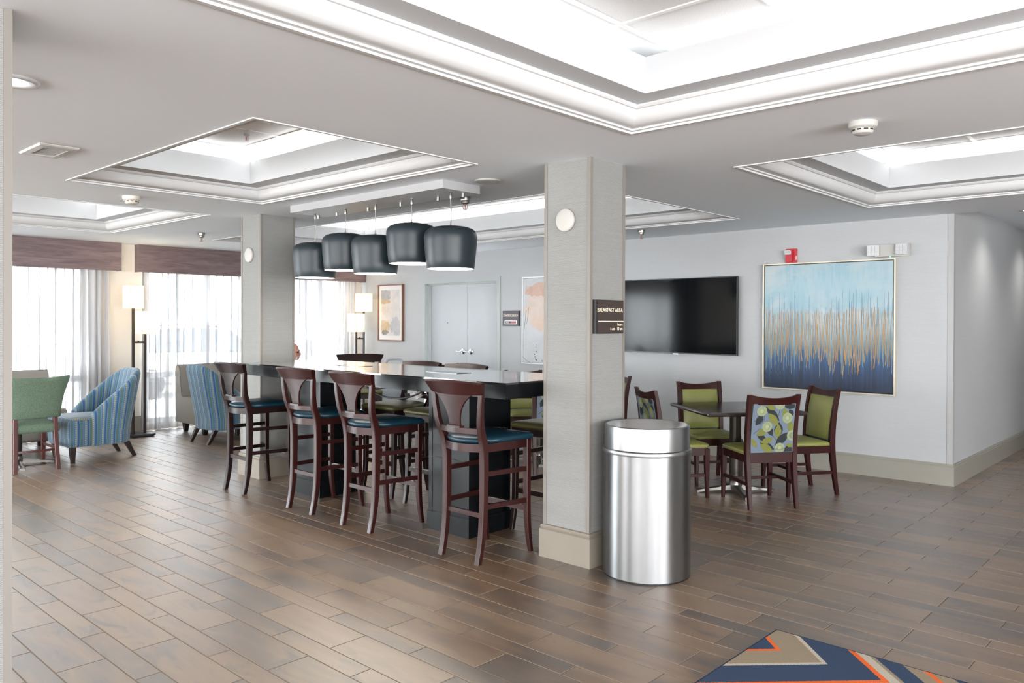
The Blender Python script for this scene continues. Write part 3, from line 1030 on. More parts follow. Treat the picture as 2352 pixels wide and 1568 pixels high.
# ---- sheer curtains: pleated, gathered denser at the ends
def curtain(y0, y1, lab, seed, pleat=0.11, amp=0.036, gather=None, xc=-10.872):
    rnd = random.Random(seed)
    n_ = int((y1-y0)/pleat*8)
    ph, path = rnd.random()*6, []
    for i in range(n_+1):
        s = i/n_
        y = y0 + (y1-y0)*s
        if gather is not None:
            y = y0 + (y1-y0)*(s**gather)
        ph += 2*PI/8*rnd.uniform(0.75, 1.3)
        path.append((y, ph, rnd.uniform(0.55, 1.25)))
    bm = new_bm()
    rows = 9
    zs = [0.012 + (2.30-0.012)*k/(rows-1) for k in range(rows)]
    G = []
    for k, z in enumerate(zs):
        f = 1.25 - 0.45*k/(rows-1)
        G.append([bm.verts.new((xc + amp*f*am*math.sin(p_ + 0.25*math.sin(z*1.7+p_*0.3)), y + 0.012*f*math.cos(p_*0.7+z), z)) for y, p_, am in path])
    for k in range(rows-1):
        for i in range(n_):
            bm.faces.new((G[k][i], G[k][i+1], G[k+1][i+1], G[k+1][i]))
    o = link('curtain', bm, M['sheer'], smooth=True)
    tag(o, lab, 'curtain', 'white sheer curtains')
curtain(0.75, 2.575, 'white sheer curtain behind the green chair and grey bench', 3)
curtain(2.60, 4.00, 'white sheer curtain hanging beside the lamp, behind the striped armchair facing the green chair', 5, gather=0.85)
curtain(4.44, 6.06, 'white sheer curtain between the standing lamp and the column', 8, gather=1.15)
curtain(6.09, 7.93, 'white sheer curtain in the room corner behind the second lamp', 11)

# ---- outdoors
bm = new_bm()
box(bm, -60, X0-0.02, -40, 60, -0.3, -0.14)
struct('ground', bm, M['concrete'], label='pale paving outside the windows')

# ================================================================== OBJECTS
# ---- bar table
BX0, BX1, BY0, BY1, BZ = -6.79, -3.39, 3.61, 4.53, 1.11
bt = thing('bar_table', 'long black communal bar table with polished top between the two columns', 'table', ((BX0+BX1)/2, (BY0+BY1)/2, 0))
hx, hy = (BX1-BX0)/2, (BY1-BY0)/2
bm = new_bm()
box(bm, -hx+0.004, hx-0.004, -hy+0.004, hy-0.004, BZ-0.012, BZ, bev=0.003, seg=2)
link('glossy_top', bm, M['bar_top'], bt)
bm = new_bm()
box(bm, -hx, hx, -hy, hy, BZ-0.092, BZ-0.0125, bev=0.004, seg=2)
box(bm, -hx+0.012, hx-0.012, -hy+0.012, hy-0.012, BZ-0.104, BZ-0.09, bev=0.003, seg=1)
link('apron', bm, M['bar_black'], bt)
for lx in (-4.125, -5.925):
    cx, cy = lx-(BX0+BX1)/2, 4.01-(BY0+BY1)/2
    bm = new_bm()
    w, d = 0.205, 0.205
    box(bm, cx-w, cx+w, cy-d, cy+d, 0.125, BZ-0.1, bev=0.003, seg=1)
    for sx in (-1, 1):
        for sy in (-1, 1):
            x, y = cx+sx*(w+0.004), cy+sy*(d+0.004)
            box(bm, min(x, x-sx*0.035), max(x, x-sx*0.035), min(y, y-sy*0.035), max(y, y-sy*0.035), 0.125, BZ-0.1, bev=0.003, seg=1)
    box(bm, cx-w-0.005, cx+w+0.005, cy-d-0.005, cy+d+0.005, 0.52, 0.526)
    leg = link('pedestal', bm, M['bar_black'], bt)
    bm = new_bm()
    box(bm, cx-w-0.012, cx+w+0.012, cy-d-0.012, cy+d+0.012, 0.0, 0.13, bev=0.005, seg=1)
    link('plinth', bm, M['bar_black'], leg)
for px in (-4.42, -5.62):
    bm = new_bm()
    box(bm, px-0.17-(BX0+BX1)/2, px+0.17-(BX0+BX1)/2, -0.075, 0.075, BZ-0.001, BZ+0.0025, bev=0.001, seg=1)
    link('power_hatch', bm, M['hatch'], bt)
# cords and crumpled bag hanging under the top
bm = new_bm()
zt = BZ-0.113
tube(bm, catmull([(-5.14, 3.80, zt), (-5.09, 3.79, 0.985), (-5.0, 3.79, 0.965), (-4.88, 3.82, 0.98), (-4.82, 3.86, zt)], 7), 0.0065, 8)
tube(bm, catmull([(-5.10, 3.76, zt), (-5.02, 3.76, 0.985), (-4.88, 3.76, 0.935), (-4.74, 3.77, 0.915), (-4.58, 3.78, 0.925), (-4.46, 3.80, 0.96), (-4.42, 3.83, zt)], 7), 0.0065, 8)
o = link('power_cord', bm, M['cord'], smooth=True)
tag(o, 'black power cords looping below the bar table top', 'cord')
bm = new_bm()
bmesh.ops.create_icosphere(bm, subdivisions=3, radius=0.038)
rr = random.Random(4)
for v_ in bm.verts:
    k = rr.uniform(0.62, 1.15)
    v_.co = Vector((v_.co.x*k*1.6, v_.co.y*k*0.7, v_.co.z*k*0.75))
o = link('plastic_bag', bm, M['bag'], loc=(-4.54, 3.86, 0.945))
tag(o, 'crumpled plastic bag caught on the cord under the bar table', 'bag')

# ---- bar stool (faces +Y)
def make_stool(name, label, wood, vinyl, loc, rz, group):
    root = thing(name, label, 'stool', loc, rz, group)
    # rear legs running up into the lyre-shaped back posts
    for s in (-1, 1):
        pts = [(0.165, -0.228, 0.0, .019, .019), (0.166, -0.206, 0.10, .0195, .020), (0.167, -0.190, 0.22, .020, .022), (0.168, -0.182, 0.36, .0205, .024), (0.169, -0.180, 0.55, .0205, .025), (0.171, -0.184, 0.68, .0205, .026), (0.176, -0.198, 0.76, .0205, .025), (0.184, -0.222, 0.82, .020, .022), (0.193, -0.238, 0.88, .019, .020), (0.203, -0.247, 0.96, .018, .018), (0.214, -0.252, 1.05, .018, .016)]
        cr = catmull([Vector((a, b, c)) for a, b, c, _, _ in pts], 4)
        ws = catmull([Vector((d, e, 0)) for _, _, _, d, e in pts], 4)
        bm = new_bm()
        post(bm, [(s*p.x, p.y, p.z, w.x, w.y) for p, w in zip(cr, ws)], bev=0.005)
        lg = link('leg', bm, wood, root, smooth=True, angle=0.6)
        bm = new_bm(); lathe(bm, [(0.011, -0.001), (0.012, 0.006)], 10, (s*0.165, -0.228, 0)); link('glide', bm, M['glide_w'], lg)
        bm = new_bm()
        pf = [(0.200, 0.222, 0.0, .015, .015), (0.197, 0.203, 0.12, .017, .017), (0.195, 0.192, 0.28, .019, .019), (0.195, 0.190, 0.5, .020, .020), (0.195, 0.190, 0.735, .021, .021)]
        cr = catmull([Vector((a, b, c)) for a, b, c, _, _ in pf], 4)
        ws = catmull([Vector((d, e, 0)) for _, _, _, d, e in pf], 4)
        post(bm, [(s*p.x, p.y, p.z, w.x, w.y) for p, w in zip(cr, ws)], bev=0.004)
        lg = link('leg', bm, wood, root, smooth=True, angle=0.6)
        bm = new_bm(); lathe(bm, [(0.010, -0.001), (0.011, 0.006)], 10, (s*0.200, 0.222, 0)); link('glide', bm, M['glide_w'], lg)
        for z in (0.55, 0.345):
            bm = new_bm(); bar(bm, (s*0.170, -0.165, z), (s*0.195, 0.178, z-0.006), 0.018, 0.030); link('side_rail', bm, wood, root)
        bm = new_bm(); bar(bm, (s*0.172, -0.165, 0.711), (s*0.197, 0.178, 0.711), 0.024, 0.052); link('seat_rail', bm, wood, root)
    bm = new_bm(); bar(bm, (-0.152, -0.184, 0.292), (0.152, -0.184, 0.292), 0.018, 0.030); link('rear_rail', bm, wood, root)
    bm = new_bm(); bar(bm, (-0.185, 0.192, 0.285), (0.185, 0.192, 0.285), 0.024, 0.036); fr_ = link('footrest', bm, wood, root)
    bm = new_bm(); box(bm, -0.15, 0.15, 0.184, 0.208, 0.302, 0.305); link('footrest_plate', bm, M['steel'], fr_)
    # bowed rear seat rail and straight front rail
    bm = new_bm()
    rings = []
    for i in range(13):
        s = -1 + i/6
        y = -0.186 - 0.052*(1-s*s)
        rings.append([Vector((s*0.165, y-0.012, 0.686)), Vector((s*0.165, y+0.012, 0.686)), Vector((s*0.165, y+0.012, 0.736)), Vector((s*0.165, y-0.012, 0.736))])
    loft(bm, rings)
    b2 = new_bm(); bar(b2, (-0.18, 0.200, 0.711), (0.18, 0.200, 0.711), 0.024, 0.050); link('seat_rail', b2, wood, root)
    link('seat_apron', bm, wood, root, smooth=True, angle=0.6)
    # cushion: bowed back edge, wider front
    out = []
    for i in range(13):
        s = -1 + i/6
        out.append((s*0.150, -0.195 - 0.055*(1-s*s)))
    out += [(0.155, -0.150), (0.190, -0.135), (0.200, -0.05), (0.212, 0.08), (0.222, 0.19)]
    out += [(0.222-0.03*(1-math.cos(a)), 0.205+0.03*math.sin(a)) for a in (0.4, 0.8, 1.2, 1.57)]
    out += [(x, 0.236) for x in (0.12, 0.04, -0.04, -0.12)]
    out += [(-x, y) for x, y in reversed(out[13:22])]
    bm = new_bm()
    cushion(bm, out, 0.737, 0.776, dome=0.020, edge=0.020)
    link('seat_cushion', bm, vinyl, root, smooth=True, angle=1.0)
    # curved crest rail, widening upward
    bm = new_bm()
    rings = []
    for i in range(25):
        s = -1 + i/12
        bow = -0.050*(1-s*s)
        zt_ = 1.124 + 0.010*(1-s*s)
        zb = 1.047 - 0.004*(1-s*s)
        wt, wb = 0.252, 0.223
        r = []
        for x, y, z in ((wb*s, -0.236, zb), (wt*s, -0.262, zt_-0.010), (wt*s*1.01, -0.268, zt_), (wt*s*1.01, -0.292, zt_+0.001), (wt*s*1.01, -0.297, zt_-0.012), (wb*s, -0.266, zb)):
            r.append(Vector((x, y + bow, z)))
        rings.append(r)
    loft(bm, rings)
    link('crest_rail', bm, wood, root, smooth=True, angle=0.5)
    # lower back rail, bowed
    bm = new_bm()
    rings = []
    for i in range(13):
        s = -1 + i/6
        y = -0.222 - 0.042*(1-s*s)
        rings.append([Vector((s*0.172, y-0.013, 0.802)), Vector((s*0.172, y+0.010, 0.802)), Vector((s*0.172, y+0.010, 0.836)), Vector((s*0.172, y-0.013, 0.836))])
    loft(bm, rings)
    box(bm, -0.058, 0.058, -0.286, -0.244, 0.836, 0.848, bev=0.002, seg=1)
    link('back_rail', bm, wood, root, smooth=True, angle=0.6)
    # fan-shaped splat
    bm = new_bm()
    rows = []
    prof = [(0.046, 0.846), (0.047, 0.865), (0.050, 0.890), (0.057, 0.920), (0.069, 0.950), (0.087, 0.980), (0.112, 1.008), (0.143, 1.032), (0.172, 1.050)]
    for hw, z in prof:
        y0 = -0.264 - 0.10*(z-0.846)
        ring = []
        m_ = 9
        for i in range(m_):
            s = -1 + 2*i/(m_-1)
            bow = -0.045*(1-(s*hw/0.22)**2) + 0.045 - 0.018*(z-0.846)/0.2
            ring.append(Vector((s*hw, y0 + bow*0.6 - 0.008, z)))
        back = [Vector((p.x, p.y+0.012, p.z)) for p in reversed(ring)]
        rows.append(ring + back)
    loft(bm, rows)
    link('splat', bm, wood, root, smooth=True, angle=0.6)
    return root
gN, gF = 'teal bar stools along the near side of the bar table', 'olive bar stools on the far side of the bar table'
st1 = make_stool('bar_stool', 'teal-seated mahogany bar stool beside the column with the bin, worn patch on its seat', M['wood'], M['teal'], (-3.62, 3.66, 0), 0, gN)
dup(st1, (-4.69, 3.652, 0), 0.0, 'teal-seated mahogany bar stool between the two black pedestals of the bar table', gN)
st3 = make_stool('bar_stool', 'teal-seated dark bar stool in front of the far black pedestal, third from the bin', M['wood'], M['teal'], (-5.445, 3.668, 0), 0, gN)
st4 = make_stool('bar_stool', 'teal-seated almost black bar stool at the window end of the bar table', M['wood_dark'], M['teal'], (-6.48, 3.665, 0), 0.0, gN)
fs = make_stool('bar_stool', 'olive-seated bar stool across the bar table, its crest rail seen below the double door handles', M['wood_dark'], M['olive'], (-4.86, 4.40, 0), PI, gF)
dup(fs, (-5.47, 4.43, 0), PI, 'olive-seated bar stool across the bar table, crest rail beside the grey high chair handle', gF)
dup(fs, (-3.67, 4.41, 0), PI, 'olive-seated bar stool across the bar table, half hidden by the column with the sign', gF)
dup(fs, (-6.90, 5.09, 0), -2.18, 'bar stool pulled away past the table end, crest rail below the corner lamp', gF)
# worn patch on the nearest seat
bm = new_bm()
rr = random.Random(9)
for i in range(26):
    x, y = rr.gauss(0.02, 0.028), rr.gauss(0.13, 0.022)
    a, L = rr.uniform(0, PI), rr.uniform(0.003, 0.011)
    z = 0.7962 - 0.02*((x/0.22)**2 + ((y)/0.22)**2)*0.42
    d = Vector((math.cos(a)*L, math.sin(a)*L*0.6, 0)); n_ = Vector((-d.y, d.x, 0))*0.45
    bm.faces.new([bm.verts.new(Vector((x, y, z+0.003))+q_) for q_ in (-d-n_, d-n_*0.4, d+n_, -d+n_*0.6)])
link('worn_patch', bm, M['glide_w'], st1)

# ---- dining chair with printed back (faces +Y)
def leaf_poly(cx, cz, L, w, ang, n_=6):
    pts = [(L*(i/n_-0.5), w*math.sin(PI*i/n_)) for i in range(n_+1)] + [(L*(0.5-i/n_), -w*math.sin(PI*i/n_)) for i in range(1, n_)]
    return [(cx+x*math.cos(ang)-y*math.sin(ang), cz+x*math.sin(ang)+y*math.cos(ang)) for x, y in pts]
def clip_rect(poly, x0, x1, z0, z1):
    def clip(ps, f, inter):
        out = []
        for i in range(len(ps)):
            a, b = ps[i-1], ps[i]
            if f(b):
                if not f(a): out.append(inter(a, b))
                out.append(b)
            elif f(a): out.append(inter(a, b))
        return out
    for ax, lim, sg in ((0, x0, 1), (0, x1, -1), (1, z0, 1), (1, z1, -1)):
        if not poly: return poly
        def f(p): return sg*(p[ax]-lim) >= 0
        def it(a, b):
            k = (lim-a[ax])/(b[ax]-a[ax])
            return (a[0]+(b[0]-a[0])*k, a[1]+(b[1]-a[1])*k)
        poly = clip(poly, f, it)
    return poly
def make_dchair(label, loc, rz, group, wood):
    root = thing('dining_chair', label, 'chair', loc, rz, group)
    for s in (-1, 1):
        pts = [(0.200, -0.262, 0, .015, .016), (0.200, -0.236, 0.16, .018, .020), (0.200, -0.215, 0.34, .020, .024), (0.201, -0.208, 0.46, .020, .025), (0.203, -0.216, 0.60, .019, .023), (0.206, -0.238, 0.78, .018, .020), (0.209, -0.268, 0.92, .0175, .017)]
        cr = catmull([Vector((a, b, c)) for a, b, c, _, _ in pts], 4)
        ws = catmull([Vector((d, e, 0)) for _, _, _, d, e in pts], 4)
        bm = new_bm(); post(bm, [(s*p.x, p.y, p.z, w.x, w.y) for p, w in zip(cr, ws)], bev=0.004)
        link('leg', bm, wood, root, smooth=True, angle=0.6)
        bm = new_bm(); post(bm, [(s*0.213, 0.212, 0, .013, .013), (s*0.211, 0.206, 0.25, .019, .019), (s*0.210, 0.205, 0.42, .022, .022)], bev=0.003)
        link('leg', bm, wood, root)
        bm = new_bm(); bar(bm, (s*0.202, -0.215, 0.195), (s*0.210, 0.195, 0.195), 0.018, 0.026); link('side_stretcher', bm, wood, root)
        bm = new_bm(); bar(bm, (s*0.202, -0.205, 0.397), (s*0.212, 0.2, 0.397), 0.022, 0.062); link('seat_rail', bm, wood, root)
    bm = new_bm(); bar(bm, (-0.2, 0.208, 0.397), (0.2, 0.208, 0.397), 0.022, 0.062); link('seat_rail', bm, wood, root)
    bm = new_bm(); bar(bm, (-0.195, -0.212, 0.405), (0.195, -0.212, 0.405), 0.026, 0.080); link('seat_rail', bm, wood, root)
    bm = new_bm(); bar(bm, (-0.2, 0.06, 0.19), (0.2, 0.06, 0.19), 0.016, 0.024); link('cross_stretcher', bm, wood, root)
    # scooped crest rail
    bm = new_bm()
    rings = []
    for i in range(13):
        s = -1 + i/6
        bow = -0.020*(1-s*s)
        zt_ = 0.918 - 0.026*(1-s*s)
        rings.append([Vector((s*0.200, -0.243+bow, 0.838)), Vector((s*0.200, -0.262+bow, zt_)), Vector((s*0.200, -0.286+bow, zt_)), Vector((s*0.200, -0.268+bow, 0.838))])
    loft(bm, rings)
    link('crest_rail', bm, wood, root, smooth=True, angle=0.6)
    # back pad: green vinyl in front, printed cloth behind
    def by(z): return -0.206 - 0.050*max(0, (z-0.46)/0.38)**1.6
    def slab(y_off, th, m, name, x=0.178, z0=0.475, z1=0.845, puff=0.0):
        bm = new_bm()
        n1, n2 = 10, 10
        F = [[None]*(n2+1) for _ in range(n1+1)]
        B_ = [[None]*(n2+1) for _ in range(n1+1)]
        for i in range(n1+1):
            for j in range(n2+1):
                s, t_ = -1+2*i/n1, j/n2
                z = z0+(z1-z0)*t_
                e = (1-abs(s)**6)*(1-abs(2*t_-1)**6)
                y = by(z) + y_off
                F[i][j] = bm.verts.new((s*x, y+th*(0.35+0.65*e)+puff*e*(1-s*s), z))
                B_[i][j] = bm.verts.new((s*x, y, z))
        for i in range(n1):
            for j in range(n2):
                bm.faces.new((F[i][j], F[i+1][j], F[i+1][j+1], F[i][j+1]))
                bm.faces.new((B_[i][j], B_[i][j+1], B_[i+1][j+1], B_[i+1][j]))
        for i in range(n1):
            bm.faces.new((F[i][0], B_[i][0], B_[i+1][0], F[i+1][0])); bm.faces.new((F[i][n2], F[i+1][n2], B_[i+1][n2], B_[i][n2]))
        for j in range(n2):
            bm.faces.new((F[0][j], F[0][j+1], B_[0][j+1], B_[0][j])); bm.faces.new((F[n1][j], B_[n1][j], B_[n1][j+1], F[n1][j+1]))
        return link(name, bm, m, root, smooth=True, angle=0.9)
    slab(0.0, 0.026, M['lime'], 'back_cushion', puff=0.010)
    bm = new_bm()
    loop = [(-.176, .478), (.176, .478), (.176, .842), (-.176, .842), (-.176, .478)]
    fine = []
    for (xa, za), (xb, zb) in zip(loop[:-1], loop[1:]):
        for k in range(6):
            q_ = k/6; z = za+(zb-za)*q_
            fine.append((xa+(xb-xa)*q_, by(z)+0.012, z))
    fine.append(fine[0])
    tube(bm, fine, 0.0035, 6)
    link('piping', bm, M['lime_pipe'], root, smooth=True)
    pb = slab(-0.022, 0.020, M['print_bg'], 'printed_back', x=0.182, z0=0.448, z1=0.846)
    # the print: big leaves, stems and clock-shaped flowers lying flat on the cloth
    bm = new_bm()
    X_, Z0_, Z1_ = 0.176, 0.452, 0.842
    def put(poly, mi, lift):
        poly = clip_rect(poly, -X_, X_, Z0_, Z1_)
        if len(poly) < 3: return
        f = bm.faces.new([bm.verts.new((-x, by(z)-0.0225-lift, z)) for x, z in poly])
        f.material_index = mi
    S = lambda s: -X_ + 2*X_*s
    Tz = lambda t_: Z0_ + (Z1_-Z0_)*t_
    def stem(pts, lift=0.0004):
        for (a, b), (c, d) in zip(pts[:-1], pts[1:]):
            p_, q_ = Vector((S(a), Tz(b))), Vector((S(c), Tz(d)))
            n_ = Vector((-(q_-p_).y, (q_-p_).x)).normalized()*0.0016
            put([tuple(p_+n_), tuple(q_+n_), tuple(q_-n_), tuple(p_-n_)], 1, lift)
    stem([(.76, .98), (.72, .70), (.80, .58), (.97, .66)]); stem([(.33, .17), (.50, .36), (.62, .50)]); stem([(.36, .92), (.38, .75)]); stem([(.80, .50), (.97, .38)])
    for s, t_, L, w, a in ((.13, .98, .12, .026, .1), (.53, .80, .155, .022, .75), (.84, .68, .10, .022, -1.0), (.57, .45, .10, .020, 1.0), (.26, .27, .14, .026, -.75), (.76, .31, .09, .018, .5), (.62, .135, .13, .02, .45), (.05, .05, .12, .03, -.2), (.08, .82, .06, .016, .9), (.36, .46, .115, .03, 1.62)):
        put(leaf_poly(S(s), Tz(t_), L*1.12, w*1.3, a), 1, 0.0007)
    for s, t_, L, w, a in ((.50, .68, .125, .024, .85), (.37, .43, .105, .024, 1.6), (.75, .42, .10, .022, -.5), (.63, .24, .10, .02, -.3), (.6, .95, .09, .018, .6), (.06, .52, .10, .022, 1.3), (.63, .08, .12, .024, .55), (.95, .2, .09, .016, .9), (.04, .12, .08, .015, .4), (.22, .80, .09, .02, 1.2)):
        put(leaf_poly(S(s), Tz(t_), L*1.12, w*1.3, a), 0, 0.0010)
    for s, t_ in ((.37, 1.0), (.16, .71), (.80, .86), (.64, .53), (.02, .34), (.31, .08)):
        for k in range(26):
            a = 2*PI*k/26
            put([(S(s)+r_*math.cos(a+da), Tz(t_)+r_*math.sin(a+da)) for r_, da in ((0.012, -.03), (0.043, -.075), (0.043, .075), (0.012, .03))], 2, 0.0014)
        put([(S(s)+0.041*math.cos(2*PI*k/20), Tz(t_)+0.041*math.sin(2*PI*k/20)) for k in range(20)], 3, 0.0012)
        put([(S(s)+0.016*math.cos(2*PI*k/12), Tz(t_)+0.016*math.sin(2*PI*k/12)) for k in range(12)], 2, 0.0015)
    link('leaf_print', bm, [M['print_olive'], M['print_dark'], M['print_pale'], M['print_mid']], pb)
    # seat pad
    bm = new_bm()
    out = rrect(-0.222, 0.222, -0.190, 0.232, 0.035, 3)
    cushion(bm, out, 0.429, 0.462, dome=0.026, edge=0.016)
    link('seat_cushion', bm, M['lime'], root, smooth=True, angle=1.0)
    bm = new_bm()
    pl = [(x*1.0, y, 0.434) for x, y in out]
    tube(bm, pl + [pl[0]], 0.004, 6)
    link('seat_piping', bm, M['lime_pipe'], root, smooth=True)
    return root
ang = lambda x, y: math.atan2(y, x) - PI/2      # turn +Y to face (x, y)
gD = 'dining chairs round the table below the blue painting'
dc = make_dchair('dining chair seen from behind, leaf-print back, in front of the square table', (-2.977, 6.25, 0), ang(-0.79, 0.61), gD, M['wood_dining'])
dup(dc, (-2.92, 6.90, 0), ang(-0.585, -0.81), 'lime dining chair with its back to the blue painting and corridor corner', gD)
dup(dc, (-3.70, 6.745, 0), ang(0.79, -0.62), 'lime dining chair facing out from the wall, between square table and screen', gD)
dup(dc, (-3.65, 6.03, 0), ang(0.57, 0.82), 'lime dining chair behind the steel bin, leaf-print back beside the column', gD)

def make_dtable(label, loc, rz, h=0.75, half=0.43, group=None):
    root = thing('dining_table', label, 'table', loc, rz, group)
    bm = new_bm()
    prism(bm, rrect(-half, half, -half, half, 0.012, 2), h-0.006, h)
    link('table_top', bm, M['dtable'], root)
    bm = new_bm()
    ed = rrect(-half, half, -half, half, 0.014, 3)
    tube(bm, [(x, y, h-0.017) for x, y in ed] + [(ed[0][0], ed[0][1], h-0.017)], 0.0165, 10)
    prism(bm, rrect(-half+0.002, half-0.002, -half+0.002, half-0.002, 0.012, 2), h-0.030, h-0.0065)
    link('table_edge', bm, M['dtable_edge'], root, smooth=True, angle=0.6)
    bm = new_bm()
    lathe(bm, [(0.050, 0.07), (0.050, h-0.05), (0.16, h-0.045), (0.16, h-0.031)], 24)
    link('post', bm, M['cast'], root, smooth=True, angle=0.6)
    bm = new_bm()
    for k in range(4):
        a = k*PI/2 - 0.12
        d = Vector((math.cos(a), math.sin(a), 0)); n_ = Vector((-d.y, d.x, 0))
        rings = []
        for r_, z, w, th in ((0.02, 0.075, .034, .05), (0.08, 0.068, .032, .045), (0.18, 0.050, .028, .030), (0.28, 0.038, .025, .024), (0.32, 0.034, .030, .028), (0.345, 0.026, .022, .028)):
            c = d*r_
            rings.append([c+n_*w+Vector((0, 0, z-th)), c+n_*w+Vector((0, 0, z-0.006)), c+n_*w*0.6+Vector((0, 0, z)), c-n_*w*0.6+Vector((0, 0, z)), c-n_*w+Vector((0, 0, z-0.006)), c-n_*w+Vector((0, 0, z-th))])
        loft(bm, rings)
        lathe(bm, [(0.016, 0.0), (0.016, 0.012)], 10, (d.x*0.32, d.y*0.32, 0))
    lathe(bm, [(0.055, 0.03), (0.062, 0.06), (0.056, 0.085), (0.052, 0.10)], 20)
    link('base', bm, M['cast_wear'], root, smooth=True, angle=0.5)
    return root
TA = math.atan2(0.62, -0.79)
dt1 = make_dtable('square dark dining table below the blue painting, four lime chairs around it', (-3.30, 6.475, 0), TA)
# second and third settings, glimpsed below the bar table
gD2 = 'dining chairs glimpsed under the bar table'
c2 = (-5.55, 6.42)
dup(dt1, (c2[0], c2[1], 0), TA, 'square dark dining table glimpsed under the bar table next to the column')
dup(dc, (c2[0]+0.46, c2[1]-0.36, 0), ang(-0.79, 0.61), 'leaf-print dining chair glimpsed under the bar table beside the sign column', gD2)
dup(dc, (c2[0]-0.52, c2[1]+0.40, 0), ang(0.79, -0.62), 'lime dining chair glimpsed under the bar table end, facing out', gD2)
dup(dc, (c2[0]+0.44, c2[1]+0.50, 0), ang(-0.585, -0.81), 'lime dining chair behind the column, its back to the wall screen', gD2)
c3 = (-7.35, 6.75)
dup(dt1, (c3[0], c3[1], 0), TA, 'square dark dining table by the conference door, mostly behind the bar table')
dup(dc, (c3[0]+0.50, c3[1]-0.40, 0), ang(-0.79, 0.61), 'leaf-print dining chair behind the cords under the bar table', gD2)
dup(dc, (c3[0]-0.52, c3[1]+0.42, 0), ang(0.79, -0.62), 'lime dining chair seen through the back of the third teal stool', gD2)

# ---- grey moulded high chair, handle showing above the bar table
hc = thing('high_chair', 'grey plastic high chair with a loop handle behind the bar table', 'high chair', (-7.92, 6.35, 0), ang(0.75, -0.66))
bm = new_bm()
rings = []
for z, hw, y in ((0.52, .15, -.12), (0.62, .165, -.15), (0.74, .165, -.175), (0.84, .15, -.19), (0.88, .135, -.195)):
    rings.append([Vector((hw, y+0.05, z)), Vector((hw*0.7, y, z)), Vector((0, y-0.012, z)), Vector((-hw*0.7, y, z)), Vector((-hw, y+0.05, z)), Vector((-hw, y+0.035, z)), Vector((-hw*0.7, y-0.016, z)), Vector((0, y-0.03, z)), Vector((hw*0.7, y-0.016, z)), Vector((hw, y+0.035, z))])
loft(bm, rings)
link('back_shell', bm, M['highchair'], hc, smooth=True, angle=0.8)
bm = new_bm()
tube(bm, catmull([(-0.12, -0.20, 0.86), (-0.105, -0.205, 0.955), (-0.075, -0.208, 0.995), (0, -0.21, 1.0), (0.075, -0.208, 0.995), (0.105, -0.205, 0.955), (0.12, -0.20, 0.86)], 5), 0.015, 10)
link('handle', bm, M['highchair'], hc, smooth=True)
bm = new_bm()
cushion(bm, rrect(-0.15, 0.15, -0.14, 0.15, 0.04, 3), 0.49, 0.525, dome=0.004, edge=0.01)
link('seat', bm, M['highchair'], hc, smooth=True, angle=0.8)
bm = new_bm()
prism(bm, rrect(-0.21, 0.21, 0.10, 0.36, 0.06, 4), 0.68, 0.70, bev=0.004)
link('tray', bm, M['highchair'], hc)
for sx in (-1, 1):
    bm = new_bm(); tube(bm, catmull([(sx*0.16, 0.12, 0.50), (sx*0.165, 0.16, 0.60), (sx*0.17, 0.22, 0.685)], 4), 0.014, 8); link('tray_arm', bm, M['highchair'], hc, smooth=True)
    for sy in (-1, 1):
        bm = new_bm(); tube(bm, [(sx*0.14, sy*0.12, 0.50), (sx*0.185, sy*0.18, 0.25), (sx*0.225, sy*0.23, 0.0)], [0.02, 0.018, 0.016], 10); link('leg', bm, M['black'], hc, smooth=True)

# ---- brushed steel waste bin with funnel top
wb = thing('waste_bin', 'tall round brushed steel waste bin with funnel top against the column', 'bin', (-2.628, 4.035, 0))
R0 = 0.258
bm = new_bm()
lathe(bm, [(R0-0.012, 0.004), (R0-0.004, 0.004), (R0, 0.010), (R0, 0.724), (R0-0.01, 0.726)], 96)
link('body', bm, M['brushed'], wb, smooth=True, angle=0.5)
bm = new_bm()
lathe(bm, [(R0-0.008, 0.0), (R0-0.002, 0.0), (R0-0.002, 0.008), (R0-0.008, 0.008)], 64)
link('foot_ring', bm, M['black'], wb, smooth=True, angle=0.5)
bm = new_bm()
lathe(bm, [(R0-0.004, 0.724), (R0+0.005, 0.725), (R0+0.0065, 0.730), (R0+0.0065, 0.744), (R0+0.004, 0.750), (R0-0.006, 0.754), (R0-0.007, 0.874), (R0-0.009, 0.884), (R0-0.015, 0.889), (R0-0.020, 0.887)], 96, cap=False)
link('lid', bm, M['brushed_lid'], wb, smooth=True, angle=0.6)
bm = new_bm()
lathe(bm, [(R0-0.020, 0.887), (R0-0.028, 0.880), (R0-0.075, 0.815), (R0-0.120, 0.750), (R0-0.122, 0.735)], 96, cap=False)
link('funnel', bm, M['brushed_bright'], wb, smooth=True, angle=0.6)
bm = new_bm()
lathe(bm, [(R0-0.12, 0.60), (0, 0.60)], 32, cap=False)
link('dark_opening', bm, M['dark_slot'], wb)

# ---- chevron rug by the viewpoint
bm = new_bm()
RX0, RX1, RY0, RY1 = -1.655, 0.9, 2.0, 3.687
box(bm, RX0, RX1, RY0, RY1, 0.0005, 0.009, bev=0.003, seg=2)
rug = link('rug', bm, M['rug'])
tag(rug, 'navy rug with orange and taupe chevrons on the tile floor', 'rug')
bm = new_bm()
for a, b, c, d in ((RX0-0.006, RX1+0.006, RY1, RY1+0.007), (RX0-0.006, RX1+0.006, RY0-0.007, RY0), (RX0-0.007, RX0, RY0, RY1), (RX1, RX1+0.007, RY0, RY1)):
    box(bm, a, b, c, d, 0.0005, 0.0085, bev=0.002, seg=1)
link('binding', bm, M['rug_edge'], rug)

